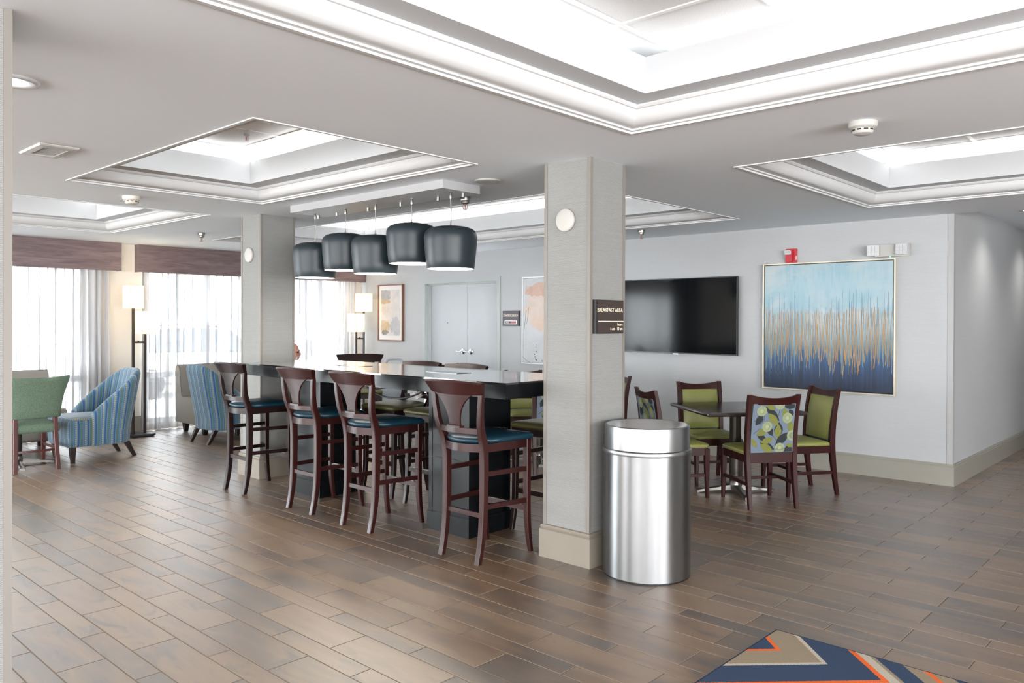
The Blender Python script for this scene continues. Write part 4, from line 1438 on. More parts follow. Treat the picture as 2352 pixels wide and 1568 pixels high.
# ---- pendant fixture: ceiling box, spacers, five drum shades on cables
pf = thing('pendant_fixture', 'long white ceiling box that carries the five slate pendant lamps', 'light fixture', (-5.155, 3.96, H))
bm = new_bm()
box(bm, -0.99, 0.99, -0.185, 0.185, -0.062, -0.001, bev=0.002, seg=1)
link('ceiling_box', bm, M['fixture'], pf)
for x in (-0.945, -0.66, -0.215, 0.21, 0.655, 0.93):
    bm = new_bm(); lathe(bm, [(0.0, -0.092), (0.0125, -0.092), (0.0125, -0.062), (0.0, -0.062)], 14, (x, 0.07, 0))
    link('spacer_knob', bm, M['steel'], pf, smooth=True, angle=0.6)
labs = ['slate drum pendant nearest the column with the breakfast sign', 'slate drum pendant hanging highest, next to the one over the door', 'slate drum pendant in the middle of the row of five', 'slate drum pendant second from the window column', 'slate drum pendant against the window column, end of the row']
proto = None
for i, (x, z1) in enumerate(((-4.26, 2.190), (-4.70, 2.248), (-5.15, 2.188), (-5.56, 2.232), (-6.01, 2.183))):
    z0 = z1 - 0.312
    root = thing('pendant_lamp', labs[i], 'pendant lamp', (x, 3.94, z0), 0, 'five slate pendant lamps over the bar table')
    if proto is None:
        prof = [(0.172, 0.0), (0.1735, 0.002), (0.181, 0.06), (0.1885, 0.14), (0.1935, 0.205), (0.1945, 0.232), (0.1915, 0.252), (0.182, 0.272), (0.163, 0.288), (0.130, 0.300), (0.085, 0.308), (0.04, 0.3115), (0.0, 0.312)]
        bm = new_bm(); lathe(bm, prof, 64, cap=False)
        s_ = link('drum_shade', bm, M['pend'], root, smooth=True)
        bm = new_bm(); lathe(bm, [(max(0.0, r_-0.004), z_-0.004 if j > 1 else z_+0.0005) for j, (r_, z_) in enumerate(prof)], 48, cap=False)
        l_ = link('white_lining', bm, M['pend_in'], root, smooth=True)
        bm = new_bm(); lathe(bm, [(0.165, 0.018), (0.0, 0.018)], 48, cap=False)
        df_ = link('diffuser', bm, M['bulb'], root)
        bm = new_bm(); lathe(bm, [(0.012, 0.310), (0.012, 0.318), (0.006, 0.322), (0.0045, 0.345), (0.0, 0.346)], 12)
        k_ = link('cable_grip', bm, M['steel'], root, smooth=True, angle=0.6)
        proto = (s_, l_, df_, k_)
    else:
        for p_ in proto:
            c_ = p_.copy(); COL.objects.link(c_); c_.parent = root
    bm = new_bm()
    top = H-0.0635-z0
    dz = top-0.33
    tube(bm, catmull([(0, 0, 0.33), (0.003, 0.002, 0.33+dz*0.35), (-0.002, 0, 0.33+dz*0.7), (0, 0, top-0.02)], 6), 0.0035, 8)
    lathe(bm, [(0.009, top-0.045), (0.011, top-0.03), (0.008, top-0.006), (0.013, top-0.002), (0.013, top)], 12)
    link('cable', bm, M['steel'], root, smooth=True, angle=0.8)

# ---- floor lamps with two box shades each
def make_floor_lamp(label, loc, flip, group):
    root = thing('floor_lamp', label, 'floor lamp', loc, 0, group)
    s = -1 if flip else 1
    bm = new_bm(); box(bm, -0.13, 0.15, -0.15, 0.15, 0.012, 0.034, bev=0.004, seg=1)
    for x in (-0.1, 0.12):
        for y in (-0.12, 0.12): box(bm, x-0.015, x+0.015, y-0.015, y+0.015, 0.0, 0.013)
    link('base_plate', bm, M['lamp_base'], root)
    for y, top, zs in ((-0.075*s, 1.62, 1.64), (0.075*s, 1.30, 1.315)):
        bm = new_bm(); box(bm, -0.014, 0.014, y-0.014, y+0.014, 0.03, top+0.03, bev=0.002, seg=1)
        link('pole', bm, M['lamp_pole'], root)
        bm = new_bm()
        hx, hy, hz_ = 0.115, 0.085, 0.292
        for a, b, c, d in ((-hx, hx, -hy, -hy+0.002), (-hx, hx, hy-0.002, hy), (-hx, -hx+0.002, -hy, hy), (hx-0.002, hx, -hy, hy)):
            box(bm, a, b, y+c, y+d, zs, zs+hz_)
        sh = link('box_shade', bm, M['shade'], root)
        bm = new_bm(); bmesh.ops.create_uvsphere(bm, u_segments=14, v_segments=10, radius=0.03, matrix=Matrix.Translation((0, y, zs+0.15)))
        lathe(bm, [(0.012, zs-0.03), (0.014, zs+0.11), (0.0, zs+0.12)], 10, (0, y, 0))
        link('bulb', bm, M['bulb'], sh, smooth=True)
        d_ = bpy.data.lights.new('lamp_bulb', 'POINT'); d_.energy = 1.1; d_.color = (1.0, 0.80, 0.52); d_.shadow_soft_size = 0.035
        lo = bpy.data.objects.new('lamp_bulb', d_); lo.location = (0, y, zs+0.215); lo.parent = root; COL.objects.link(lo)
    bm = new_bm(); box(bm, -0.012, 0.012, -0.075, 0.075, 1.195, 1.219); box(bm, -0.005, 0.005, -0.02, 0.0, 1.219, 1.230)
    link('cross_bar', bm, M['lamp_pole'], root)
    return root
gL = 'twin-shade floor lamps by the windows'
make_floor_lamp('lit twin-shade floor lamp between the windows, behind the striped armchair', (-10.45, 4.225, 0), False, gL)
make_floor_lamp('lit twin-shade floor lamp in the room corner by the framed print', (-10.45, 7.69, 0), True, gL)

# ---- striped tub armchair (faces +Y), UVs in metres
def make_armchair(label, loc, rz, group):
    root = thing('armchair', label, 'armchair', loc, rz, group)
    def with_uv(bm, fn):
        lay = bm.loops.layers.uv.new('UVMap')
        bmesh.ops.recalc_face_normals(bm, faces=bm.faces[:])
        for f in bm.faces:
            for l in f.loops:
                l[lay].uv = fn(l.vert.co, f)
    # shell: back and wings in one sweep round the plan, height falling towards the front
    n_ = 44
    W2, YF, YB, RC = 0.315, 0.135, -0.315, 0.20
    plan = []
    seg1 = YF-(YB+RC)
    arc = RC*PI/2
    seg3 = 2*(W2-RC)
    total = 2*seg1+2*arc+seg3
    for i in range(n_+1):
        d = total*i/n_
        if d < seg1: plan.append((W2, YF-d, 1, 0, d))
        elif d < seg1+arc:
            a = (d-seg1)/RC
            plan.append((W2-RC+RC*math.cos(a), YB+RC-RC*math.sin(a), math.cos(a), -math.sin(a), d))
        elif d < seg1+arc+seg3: plan.append((W2-RC-(d-seg1-arc), YB, 0, -1, d))
        elif d < seg1+2*arc+seg3:
            a = PI/2+(d-seg1-arc-seg3)/RC
            plan.append((-W2+RC+RC*math.cos(a), YB+RC-RC*math.sin(a), math.cos(a), -math.sin(a), d))
        else: plan.append((-W2, YB+RC+(d-seg1-2*arc-seg3), -1, 0, d))
    bm = new_bm()
    lay = bm.loops.layers.uv.new('UVMap')
    rows, uvs = [], []
    for x, y, nx, ny, d in plan:
        k = min(1.0, max(0.0, (YF-y)/(YF-YB)))
        top = 0.485 + 0.475*(k**0.92)
        r, uvr = [], []
        th = 0.085
        def P(off, z):
            lean = max(0, z-0.30)*0.20*k
            return Vector((x+nx*(off+max(0, z-0.5)*0.06), y+ny*off-lean, z))
        for off, z, v_ in ((-0.012, 0.165, 0), (0.0, 0.19, .03), (0.004, 0.30, .14), (0.004, (0.30+top)/2, .14+(top-0.3)/2), (0.0, top-0.05, top-0.21), (-0.012, top-0.018, top-0.17), (-0.030, top-0.002, top-0.15), (-0.048, top, top-.13), (-0.066, top-0.006, top-.11), (-th, top-0.035, top-.08), (-th-0.004, (0.42+top)/2, .3), (-th, 0.42, .5)):
            r.append(bm.verts.new(P(off, z))); uvr.append(v_)
        rows.append(r); uvs.append((d, uvr))
    for i in range(n_):
        for j in range(len(rows[0])-1):
            f = bm.faces.new((rows[i][j], rows[i+1][j], rows[i+1][j+1], rows[i][j+1]))
            idx = ((i, j), (i+1, j), (i+1, j+1), (i, j+1))
            for l, (a, b) in zip(f.loops, idx):
                l[lay].uv = (uvs[a][0]*1.0, uvs[a][1][b])
    for r, dd in ((rows[0], 0.0), (rows[-1], total)):
        f = bm.faces.new(r)
        for l in f.loops: l[lay].uv = (dd + l.vert.co.x*0.5, l.vert.co.z)
    link('tub_back', bm, M['stripe'], root, smooth=True, angle=0.9)
    # seat block running out in front of the wings
    bm = new_bm()
    rings = []
    pl = [(0.270, -0.12), (0.285, -0.02), (0.288, 0.115), (0.305, 0.138)] + rrect(-0.305, 0.305, -0.28, 0.365, 0.035, 4)[5:15] + [(-0.305, 0.138), (-0.288, 0.115), (-0.285, -0.02), (-0.270, -0.12), (-0.18, -0.24), (0.18, -0.24)]
    for z, g_ in ((0.168, -0.012), (0.185, 0.0), (0.30, 0.006), (0.405, 0.006), (0.437, 0.0), (0.446, -0.006)):
        rings.append([Vector((x+(g_ if x > 0 else -g_), y+(g_ if y > 0 else 0), z)) for x, y in pl])
    loft(bm, rings)
    with_uv(bm, lambda co, f: ((co.x+0.33, co.z) if abs(f.normal.y) > 0.6 else ((co.y+0.40, co.z) if abs(f.normal.x) > 0.6 else (co.x+0.33, co.y))))
    link('seat_block', bm, M['stripe'], root, smooth=True, angle=0.7)
    bm = new_bm()
    cushion(bm, [(0.235, -0.12), (0.245, 0.0), (0.25, 0.10), (0.298, 0.15)] + rrect(-0.300, 0.300, -0.25, 0.360, 0.04, 4)[5:15] + [(-0.298, 0.15), (-0.25, 0.10), (-0.245, 0.0), (-0.235, -0.12), (-0.15, -0.21), (0.0, -0.22), (0.15, -0.21)], 0.446, 0.468, dome=0.022, edge=0.014)
    with_uv(bm, lambda co, f: (co.x+0.33, co.y))
    link('seat_cushion', bm, M['stripe'], root, smooth=True, angle=1.0)
    for s in (-1, 1):
        bm = new_bm(); post(bm, [(s*0.245, 0.300, 0, .018, .018), (s*0.248, 0.305, 0.08, .024, .024), (s*0.250, 0.305, 0.172, .030, .030)], bev=0.003); link('leg', bm, M['wood_espresso'], root)
        bm = new_bm(); post(bm, [(s*0.205, -0.345, 0, .017, .019), (s*0.21, -0.30, 0.08, .020, .024), (s*0.215, -0.250, 0.172, .024, .030)], bev=0.003); link('leg', bm, M['wood_espresso'], root)
    return root
gA = 'striped tub armchairs in the window lounge'
ac = make_armchair('blue and green striped tub armchair seen side-on beside the green chair', (-9.21, 3.245, 0), PI+0.02, gA)
dup(ac, (-9.33, 4.83, 0), 0.04, 'blue and green striped tub armchair seen from behind, in front of the grey bench', gA)

# ---- green tweed lounge chair (faces +Y)
def make_lounge(label, loc, rz, group=None):
    root = thing('lounge_chair', label, 'chair', loc, rz, group)
    for s in (-1, 1):
        bm = new_bm(); post(bm, [(s*0.190, -0.255, 0, .017, .018), (s*0.182, -0.225, 0.2, .020, .022), (s*0.178, -0.200, 0.42, .021, .024), (s*0.178, -0.198, 0.525, .019, .020)], bev=0.004); link('leg', bm, M['wood_cherry'], root, smooth=True, angle=0.6)
        bm = new_bm(); post(bm, [(s*0.190, 0.21, 0, .015, .015), (s*0.190, 0.205, 0.2, .019, .019), (s*0.188, 0.20, 0.40, .022, .022)], bev=0.004); link('leg', bm, M['wood_cherry'], root)
        bm = new_bm(); bar(bm, (s*0.182, -0.22, 0.21), (s*0.19, 0.2, 0.21), 0.018, 0.022); link('side_stretcher', bm, M['wood_cherry'], root)
    bm = new_bm()
    rings = []
    for i in range(11):
        s = -1+i/5
        y = -0.222-0.02*(1-s*s)
        rings.append([Vector((s*0.18, y-0.009, 0.19)), Vector((s*0.18, y+0.009, 0.19)), Vector((s*0.18, y+0.009, 0.212)), Vector((s*0.18, y-0.009, 0.212))])
    loft(bm, rings); link('rear_stretcher', bm, M['wood_cherry'], root, smooth=True, angle=0.6)
    bm = new_bm()
    cushion(bm, rrect(-0.235, 0.235, -0.215, 0.245, 0.06, 4), 0.375, 0.465, dome=0.03, edge=0.02)
    link('seat_cushion', bm, M['tweed'], root, smooth=True, angle=1.2)
    # flared, dished back
    bm = new_bm()
    rows = []
    N = 14
    for z, hw in ((0.520, .222), (0.530, .228), (0.60, .228), (0.68, .232), (0.76, .244), (0.83, .262), (0.885, .276), (0.918, .282), (0.932, .280)):
        y0 = -0.215-0.13*max(0, z-0.5)**1.1*2.0
        f_, b_ = [], []
        for i in range(N+1):
            s = -1+2*i/N
            bow = 0.030*s*s
            zz = z + (0.022*(s*s-0.6) if z > 0.8 else 0)*(z-0.8)/0.13
            e = 0.45+0.55*math.sqrt(max(0, 1-abs(s)**5))
            th = 0.028*(0.75 if z in (0.520, 0.932) else 1.0)
            f_.append(Vector((s*hw, y0+bow+th*e, zz)))
            b_.append(Vector((s*hw, y0+bow-th*e, zz)))
        rows.append(f_+b_[::-1])
    loft(bm, rows)
    link('upholstered_back', bm, M['tweed'], root, smooth=True, angle=1.0)
    return root
make_lounge('green tweed chair with reddish wooden legs beside the column edge', (-8.965, 2.545, 0), PI/2)

# ---- taupe vinyl benches below the windows (face +X)
def bench(label, y0, y1, group):
    root = thing('banquette_bench', label, 'bench', (-10.20, (y0+y1)/2, 0), 0, group)
    L = (y1-y0)/2
    bm = new_bm()
    rings = []
    for x, zb, zt_ in ((0.335, 0.15, 0.15), ):
        pass
    prof = [(-0.36, 0.13), (0.30, 0.13), (0.352, 0.18), (0.368, 0.30), (0.360, 0.41), (0.335, 0.462), (0.28, 0.482), (-0.36, 0.470)]
    loft(bm, [[Vector((x*0.985, -L+0.006, z)) for x, z in prof]] + [[Vector((x, y, z)) for x, z in prof] for y in (-L+0.02, -L/3, L/3, L-0.02)] + [[Vector((x*0.985, L-0.006, z)) for x, z in prof]])
    link('seat', bm, M['booth'], root, smooth=True, angle=0.8)
    bm = new_bm()
    prof = [(-0.385, 0.13), (-0.20, 0.47), (-0.195, 0.50), (-0.235, 0.70), (-0.270, 0.855), (-0.295, 0.885), (-0.335, 0.892), (-0.385, 0.880), (-0.405, 0.83), (-0.395, 0.45)]
    loft(bm, [[Vector((x, -L+0.008, z)) for x, z in prof]] + [[Vector((x, y, z)) for x, z in prof] for y in (-L+0.02, 0, L-0.02)] + [[Vector((x, L-0.008, z)) for x, z in prof]])
    link('backrest', bm, M['booth'], root, smooth=True, angle=0.8)
    bm = new_bm()
    tube(bm, [(-0.268, -L+0.004, 0.862), (-0.330, -L+0.004, 0.893)] + [(-0.330, L-0.004, 0.893)], 0.005, 6)
    tube(bm, [(-0.20, -L+0.004, 0.49), (-0.268, -L+0.004, 0.862)], 0.004, 6)
    link('piping', bm, M['booth_pipe'], root, smooth=True)
    for y in (-L+0.10, L-0.10):
        for x in (-0.28, 0.27):
            bm = new_bm(); post(bm, [(x, y, 0, .024, .024), (x, y, 0.135, .040, .040)], bev=0.003); link('foot', bm, M['wood_espresso'], root)
    return root
gB = 'taupe benches below the windows'
bench('taupe vinyl bench whose back rises above the green chair', 1.45, 3.19, gB)
bench('taupe vinyl bench behind the striped armchair near the column', 4.755, 6.55, gB)

# ---- cafe tables of the lounge
make_dtable('small dark table with a crossed metal foot behind the green chair', (-9.20, 2.50, 0), 0.0, h=0.73, half=0.30)
dup(dt1, (-9.36, 6.02, 0), 0.0, 'dark lounge table behind the window column')

# ---- things on the back wall
def wall_thing(name, label, cat, x, z, group=None):
    return thing(name, label, cat, (x, Y1, z), 0, group)
# screen
tv = wall_thing('television', 'large dark wall television beside the column, switched off', 'television', -4.822, 1.565)
bm = new_bm(); box(bm, -0.765, 0.765, -0.085, -0.055, -0.434, 0.434, bev=0.004, seg=1); link('housing', bm, M['black'], tv)
bm = new_bm(); box(bm, -0.755, 0.755, -0.0865, -0.083, -0.420, 0.424); link('screen', bm, M['glass_dark'], tv)
bm = new_bm(); box(bm, -0.035, 0.035, -0.088, -0.070, -0.440, -0.431); link('badge', bm, M['chrome'], tv)
bm = new_bm(); box(bm, -0.25, 0.25, -0.056, -0.002, -0.2, 0.2); link('wall_bracket', bm, M['black'], tv)
# blue painting
pt = wall_thing('painting', 'square blue abstract painting with gold drips in a champagne frame', 'painting', -3.117, 1.456)
W_, H_ = 0.668, 0.660
bm = new_bm()
frame_ring(bm, W_, H_, 0.014, -0.050, -0.001)
link('floater_frame', bm, M['gold_frame'], pt)
bm = new_bm(); box(bm, -W_+0.012, W_-0.012, -0.010, -0.001, -H_+0.012, H_-0.012); link('shadow_backing', bm, M['black'], pt)
bm = new_bm(); box(bm, -W_+0.022, W_-0.022, -0.040, -0.010, -H_+0.022, H_-0.022); cv = link('canvas', bm, M['canvas_blue'], pt)
rr = random.Random(21)
bm = new_bm()
w2, h2 = W_-0.026, H_-0.03
def drip(x, z1, z0, w, mi, wob, lift):
    n_ = max(6, int((z1-z0)/0.022))
    ph, fq = rr.uniform(0, 6), rr.uniform(4.0, 9.0)
    pl = []
    for i in range(n_+1):
        q_ = i/n_
        tip = 0.35 if i in (0, n_) else 1.0
        pl.append((x + wob*math.sin(ph+q_*fq)*(0.25+q_), z1+(z0-z1)*q_, w*(0.72+0.35*q_)*tip))
    vs = [(bm.verts.new((min(w2, max(-w2, a-c/2)), lift, b)), bm.verts.new((min(w2, max(-w2, a+c/2)), lift, b))) for a, b, c in pl]
    for (a, b), (c, d) in zip(vs[:-1], vs[1:]):
        f = bm.faces.new((a, b, d, c)); f.material_index = mi
for i in range(80):
    x = -w2+2*w2*rr.random()
    drip(x, h2*(rr.uniform(-0.05, 0.62)), h2*rr.uniform(-0.35, 0.2), rr.uniform(0.002, 0.005), 1, 0.0008, -0.0404-i*2e-6)
for i in range(60):
    x = -w2+2*w2*rr.random()
    drip(x, h2*(rr.uniform(-0.2, 0.2)), h2*rr.uniform(-0.85, -0.5), rr.uniform(0.002, 0.0035), 2, 0.0008, -0.0406-i*2e-6)
for i in range(62):
    x = -w2*0.985 + 2*w2*0.985*(i+rr.uniform(0.1, 0.9))/62
    drip(x, h2*rr.uniform(0.20, 0.32), h2*(rr.uniform(-0.62, -0.25) - 0.18*math.exp(-((x-0.15)/0.35)**2)), rr.uniform(0.0062, 0.0095), 0, 0.0085, -0.041-i*1.2e-5)
link('paint_drips', bm, [M['drip_gold'], M['drip_dark'], M['drip_pale']], cv)
# fire alarm
fa = wall_thing('fire_alarm', 'red fire alarm strobe just above the blue painting', 'alarm', -3.487, 2.193)
bm = new_bm(); prism(bm, rrect(-0.060, 0.060, -0.074, 0.074, 0.010, 3), 0.0, 0.016, Matrix.Rotation(PI/2, 4, 'X'), bev=0.003); link('back_plate', bm, M['red'], fa)
bm = new_bm(); prism(bm, rrect(-0.048, 0.022, -0.062, 0.055, 0.008, 3), 0.014, 0.050, Matrix.Rotation(PI/2, 4, 'X'), bev=0.006); link('sounder_body', bm, M['red'], fa)
bm = new_bm(); prism(bm, rrect(-0.052, 0.014, 0.010, 0.054, 0.010, 3), 0.048, 0.068, Matrix.Rotation(PI/2, 4, 'X'), bev=0.005); link('strobe_lens', bm, M['lens'], fa)
bm = new_bm(); box(bm, -0.042, 0.006, -0.0695, -0.066, 0.028, 0.046); link('strobe_reflector', bm, M['lens_grey'], fa)
mesh_text('fire_lettering', 'FIRE', 0.026, M['letter_w'], fa, Matrix.Translation((0.045, -0.0165, -0.004)) @ Matrix.Rotation(PI/2, 4, 'X') @ Matrix.Rotation(-PI/2, 4, 'Z'), 0.9)
# emergency light
el = wall_thing('emergency_light', 'white twin-head emergency light above the painting corner', 'emergency light', -2.50, 2.190)
bm = new_bm(); box(bm, -0.135, 0.175, -0.060, 0.0, -0.058, 0.056, bev=0.006, seg=2); link('housing', bm, M['white'], el)
for x, tilt in ((-0.150, 0.35), (0.115, -0.05)):
    m4 = Matrix.Translation((x, -0.075, 0.004)) @ Matrix.Rotation(tilt, 4, 'Z')
    bm = new_bm(); box(bm, -0.054, 0.054, -0.024, 0.02, -0.050, 0.050, bev=0.012, seg=2, mat=m4)
    hd = link('lamp_head', bm, M['white_gloss'], el, smooth=True, angle=0.6)
    bm = new_bm()
    for i in range(3):
        for j in range(3):
            box(bm, -0.047+i*0.033, -0.019+i*0.033, -0.032, -0.020, -0.043+j*0.030, -0.018+j*0.030, bev=0.007, seg=2, mat=m4)
    link('lens_cells', bm, M['lens'], hd, smooth=True, angle=0.6)
bm = new_bm(); bmesh.ops.create_icosphere(bm, subdivisions=2, radius=0.006, matrix=Matrix.Translation((0.0, -0.045, -0.060))); link('green_light', bm, M['led'], el)
# conference sign
cs = wall_thing('room_sign', 'small grey conference room sign right beside the double door', 'sign', -7.476, 1.535)
bm = new_bm(); box(bm, -0.157, 0.157, -0.022, 0.0, -0.105, 0.105, bev=0.004, seg=1); link('sign_edge', bm, M['sign_dark'], cs)
bm = new_bm(); box(bm, -0.152, 0.140, -0.0235, -0.021, -0.098, 0.100); link('sign_face', bm, M['sign_grey'], cs)
RX = Matrix.Rotation(PI/2, 4, 'X')
mesh_text('sign_lettering', 'CONFERENCE ROOM', 0.046, M['letter'], cs, Matrix.Translation((-0.004, -0.0237, 0.025)) @ RX, 0.62, 'CENTER')
bm = new_bm(); box(bm, -0.116, 0.112, -0.026, -0.022, -0.080, -0.027); sl = link('slider_frame', bm, M['letter_w'], cs)
bm = new_bm(); box(bm, -0.106, 0.0, -0.0275, -0.025, -0.069, -0.038); link('slider_dark', bm, M['sign_dark'], sl)
bm = new_bm(); box(bm, 0.0, 0.102, -0.0275, -0.025, -0.069, -0.038); link('slider_red', bm, M['sign_red'], sl)
mesh_text('slider_lettering', 'IN USE', 0.026, M['letter'], sl, Matrix.Translation((-0.088, -0.0279, -0.063)) @ RX, 0.75)
# framed prints
fp = wall_thing('framed_print', 'narrow abstract print in a walnut frame between corner lamp and door', 'picture', -10.12, 1.625)
bm = new_bm()
frame_ring(bm, .315, .455, .018, -0.045, -0.001)
link('frame', bm, M['brown_frame'], fp)
bm = new_bm(); box(bm, -.30, .30, -0.028, -0.002, -.44, .44); link('mat_board', bm, M['matboard'], fp)
bm = new_bm(); box(bm, -.235, .235, -0.030, -0.027, -.370, .370); link('print', bm, M['art_grey'], fp)
fp2 = wall_thing('framed_canvas', 'tall peach and grey abstract canvas in a thin white frame by the column', 'picture', -6.75, 1.509)
bm = new_bm()
frame_ring(bm, .505, .588, .015, -0.042, -0.001)
link('frame', bm, M['white_frame'], fp2)
bm = new_bm(); box(bm, -.484, .484, -0.034, -0.002, -.567, .567); cv2 = link('canvas', bm, M['art_peach'], fp2)
bm = new_bm()
for (x, z, r_) in ((-.25, -.42, .010), (-.275, -.455, .008), (-.268, -.49, .007), (-.26, -.52, .007), (-.245, -.53, .010), (-.14, -.54, .008), (-.24, -.33, .005), (-.245, -.36, .005)):
    prism(bm, [(x+r_*math.cos(k*PI/4), z+r_*math.sin(k*PI/4)) for k in range(8)], 0.0342, 0.0346, RX)
tube(bm, catmull([(-.482, -.0345, -.50), (-.42, -.0345, -.545), (-.36, -.0345, -.565)], 4), 0.0025, 5)
tube(bm, catmull([(-.43, -.0345, .14), (-.45, -.0345, -.02), (-.46, -.0345, -.12)], 4), 0.0018, 5)
tube(bm, catmull([(-.38, -.0345, .18), (-.41, -.0345, .0), (-.43, -.0345, -.06)], 4), 0.0015, 5)
link('ink_marks', bm, M['black'], cv2)

# ---- breakfast sign on the column (faces +X)
bs = thing('room_sign', 'brown breakfast area sign with hours on the column above the bin', 'sign', (-2.9235, 4.045, 1.528), PI/2)
bm = new_bm(); box(bm, -0.165, 0.126, -0.026, 0.0, -0.104, 0.104, bev=0.003, seg=1); link('sign_edge', bm, M['sign_edge'], bs)
bm = new_bm(); box(bm, -0.143, 0.125, -0.0275, -0.025, -0.098, 0.098); link('sign_face', bm, M['sign'], bs)
mesh_text('sign_lettering', 'BREAKFAST AREA', 0.0345, M['letter'], bs, Matrix.Translation((0.116, -0.0278, 0.030)) @ RX, 0.98, 'RIGHT')
bm = new_bm(); box(bm, -0.141, 0.125, -0.0279, -0.0272, -0.030, -0.025); link('sign_rule', bm, M['letter'], bs)
mesh_text('sign_hours', 'hours', 0.0275, M['letter'], bs, Matrix.Translation((0.116, -0.0278, -0.056)) @ RX, 0.9, 'RIGHT')
mesh_text('sign_times', '6 am - 10 am', 0.0275, M['letter'], bs, Matrix.Translation((0.116, -0.0278, -0.083)) @ RX, 0.9, 'RIGHT')

# ---- round white discs (speakers) on the columns and ceiling
def disc(name, label, m4, r=0.072, th=0.02, group=None, dome=True):
    bm = new_bm()
    lathe(bm, [(r*0.96, 0), (r, th*0.3), (r, th*0.6), (r*0.95, th*0.9), (r*0.88, th), (r*0.4, th*1.08), (0, th*1.1)], 40)
    o = link(name, bm, M['white'], smooth=True, angle=0.7)
    o.matrix_world = m4
    tag(o, label, 'speaker', group)
    return o
disc('wall_speaker', 'round white disc high on the column beside the bin', Matrix.Translation((-3.11, 3.853, 2.128)) @ Matrix.Rotation(PI/2, 4, 'X'))
disc('wall_speaker', 'round white disc high on the column by the windows', Matrix.Translation((-7.02, 3.874, 2.122)) @ Matrix.Rotation(PI/2, 4, 'X'))
disc('ceiling_speaker', 'flat round white disc on the ceiling by the pendant box', Matrix.Translation((-3.97, 4.03, H)) @ Matrix.Rotation(PI, 4, 'X'), 0.095, 0.012)

# ---- smoke detectors
def smoke(label, x, y, m):
    root = thing('smoke_detector', label, 'smoke detector', (x, y, H), 0, 'smoke detectors on the ceiling')
    bm = new_bm()
    lathe(bm, [(0.0, 0.0), (0.068, 0.0), (0.069, -0.012), (0.067, -0.026), (0.058, -0.034), (0.052, -0.036), (0.050, -0.048), (0.044, -0.058), (0.030, -0.064), (0.0, -0.066)], 40)
    link('dome', bm, m, root, smooth=True, angle=0.5)
    bm = new_bm()
    for k in range(10):
        a = 2*PI*k/10
        box(bm, -0.010, 0.010, -0.002, 0.002, -0.0455, -0.0385, mat=Matrix.Rotation(a, 4, 'Z') @ Matrix.Translation((0, 0.0505, 0)))
    link('sensing_slots', bm, M['dark_slot'], root)
    return root
smoke('white smoke detector on the ceiling above the blue painting side', -1.41, 4.10, M['white'])
smoke('beige smoke detector on the ceiling above the green chair side', -6.66, 2.63, M['cream'])

# ---- sprinklers
def sprinkler(label, x, y, z, m, k=1.0):
    root = thing('sprinkler', label, 'sprinkler', (x, y, z), 0.6, 'ceiling sprinklers')
    bm = new_bm(); lathe(bm, [(0.0, 0.0), (0.040*k, 0.0), (0.041*k, -0.004), (0.036*k, -0.028*k), (0.030*k, -0.031*k), (0.030*k, -0.048*k), (0.022*k, -0.052*k), (0.016*k, -0.056*k), (0.0, -0.056*k)], 24); link('escutcheon', bm, m, root, smooth=True, angle=0.5)
    bm = new_bm()
    for s in (-1, 1):
        tube(bm, catmull([(s*0.010*k, 0, -0.055*k), (s*0.017*k, 0, -0.070*k), (s*0.013*k, 0, -0.088*k), (s*0.003*k, 0, -0.096*k)], 4), 0.0035*k, 6)
    lathe(bm, [(0.0, -0.095*k), (0.019*k, -0.097*k), (0.019*k, -0.0995*k), (0.0, -0.100*k)], 16)
    link('deflector', bm, m, root, smooth=True, angle=0.7)
    bm = new_bm(); lathe(bm, [(0.0, -0.057*k), (0.0035*k, -0.060*k), (0.0035*k, -0.092*k), (0.0, -0.094*k)], 8); link('glass_bulb', bm, M['red'], root)
    return root
sprinkler('nickel sprinkler beside the white pendant box', -4.63, 4.44, H, M['steel'], 1.1)
sprinkler('nickel sprinkler on the ceiling above the wall television', -4.86, 7.33, H, M['steel'])
sprinkler('nickel sprinkler above the valance between window column and lamp', -8.85, 4.28, H, M['steel'])
sprinkler('nickel sprinkler cut off by the column edge over the first valance', -9.05, 2.29, H, M['steel'])
sprinkler('white sprinkler hanging inside the tray above the stools', -5.32, 2.91, ZC, M['white_gloss'], 0.75)

# ---- square ceiling vent
cvt = thing('ceiling_vent', 'square white ceiling vent with grey louvres', 'vent', (-5.195, 1.578, H), 0)
bm = new_bm()
for A_, B_ in (((0.19, 0.105, -0.001), (0.19, 0.105, -0.006)), ((0.19, 0.105, -0.006), (0.182, 0.098, -0.013)), ((0.182, 0.098, -0.013), (0.126, 0.063, -0.016)), ((0.126, 0.063, -0.016), (0.126, 0.063, -0.002))):
    for k in range(4):
        sg = ((-1, -1), (1, -1), (1, 1), (-1, 1))
        q4 = [(P_[0]*sg[i_ % 4][0], P_[1]*sg[i_ % 4][1], P_[2]) for P_, i_ in ((A_, k), (A_, k+1), (B_, k+1), (B_, k))]
        bm.faces.new([bm.verts.new(q_) for q_ in q4])
bmesh.ops.remove_doubles(bm, verts=bm.verts[:], dist=1e-5)
link('vent_frame', bm, M['white'], cvt)
bm = new_bm(); box(bm, -.126, .126, -.064, .064, -0.003, -0.0012); link('vent_back', bm, M['vent'], cvt)
for k in range(11):
    y = -0.055+0.011*k
    bm = new_bm(); box(bm, -.126, .126, -0.004, 0.004, -0.0008, 0.0008, mat=Matrix.Translation((0, y, -0.009)) @ Matrix.Rotation(0.6, 4, 'X')); link('louvre', bm, M['vent'], cvt)

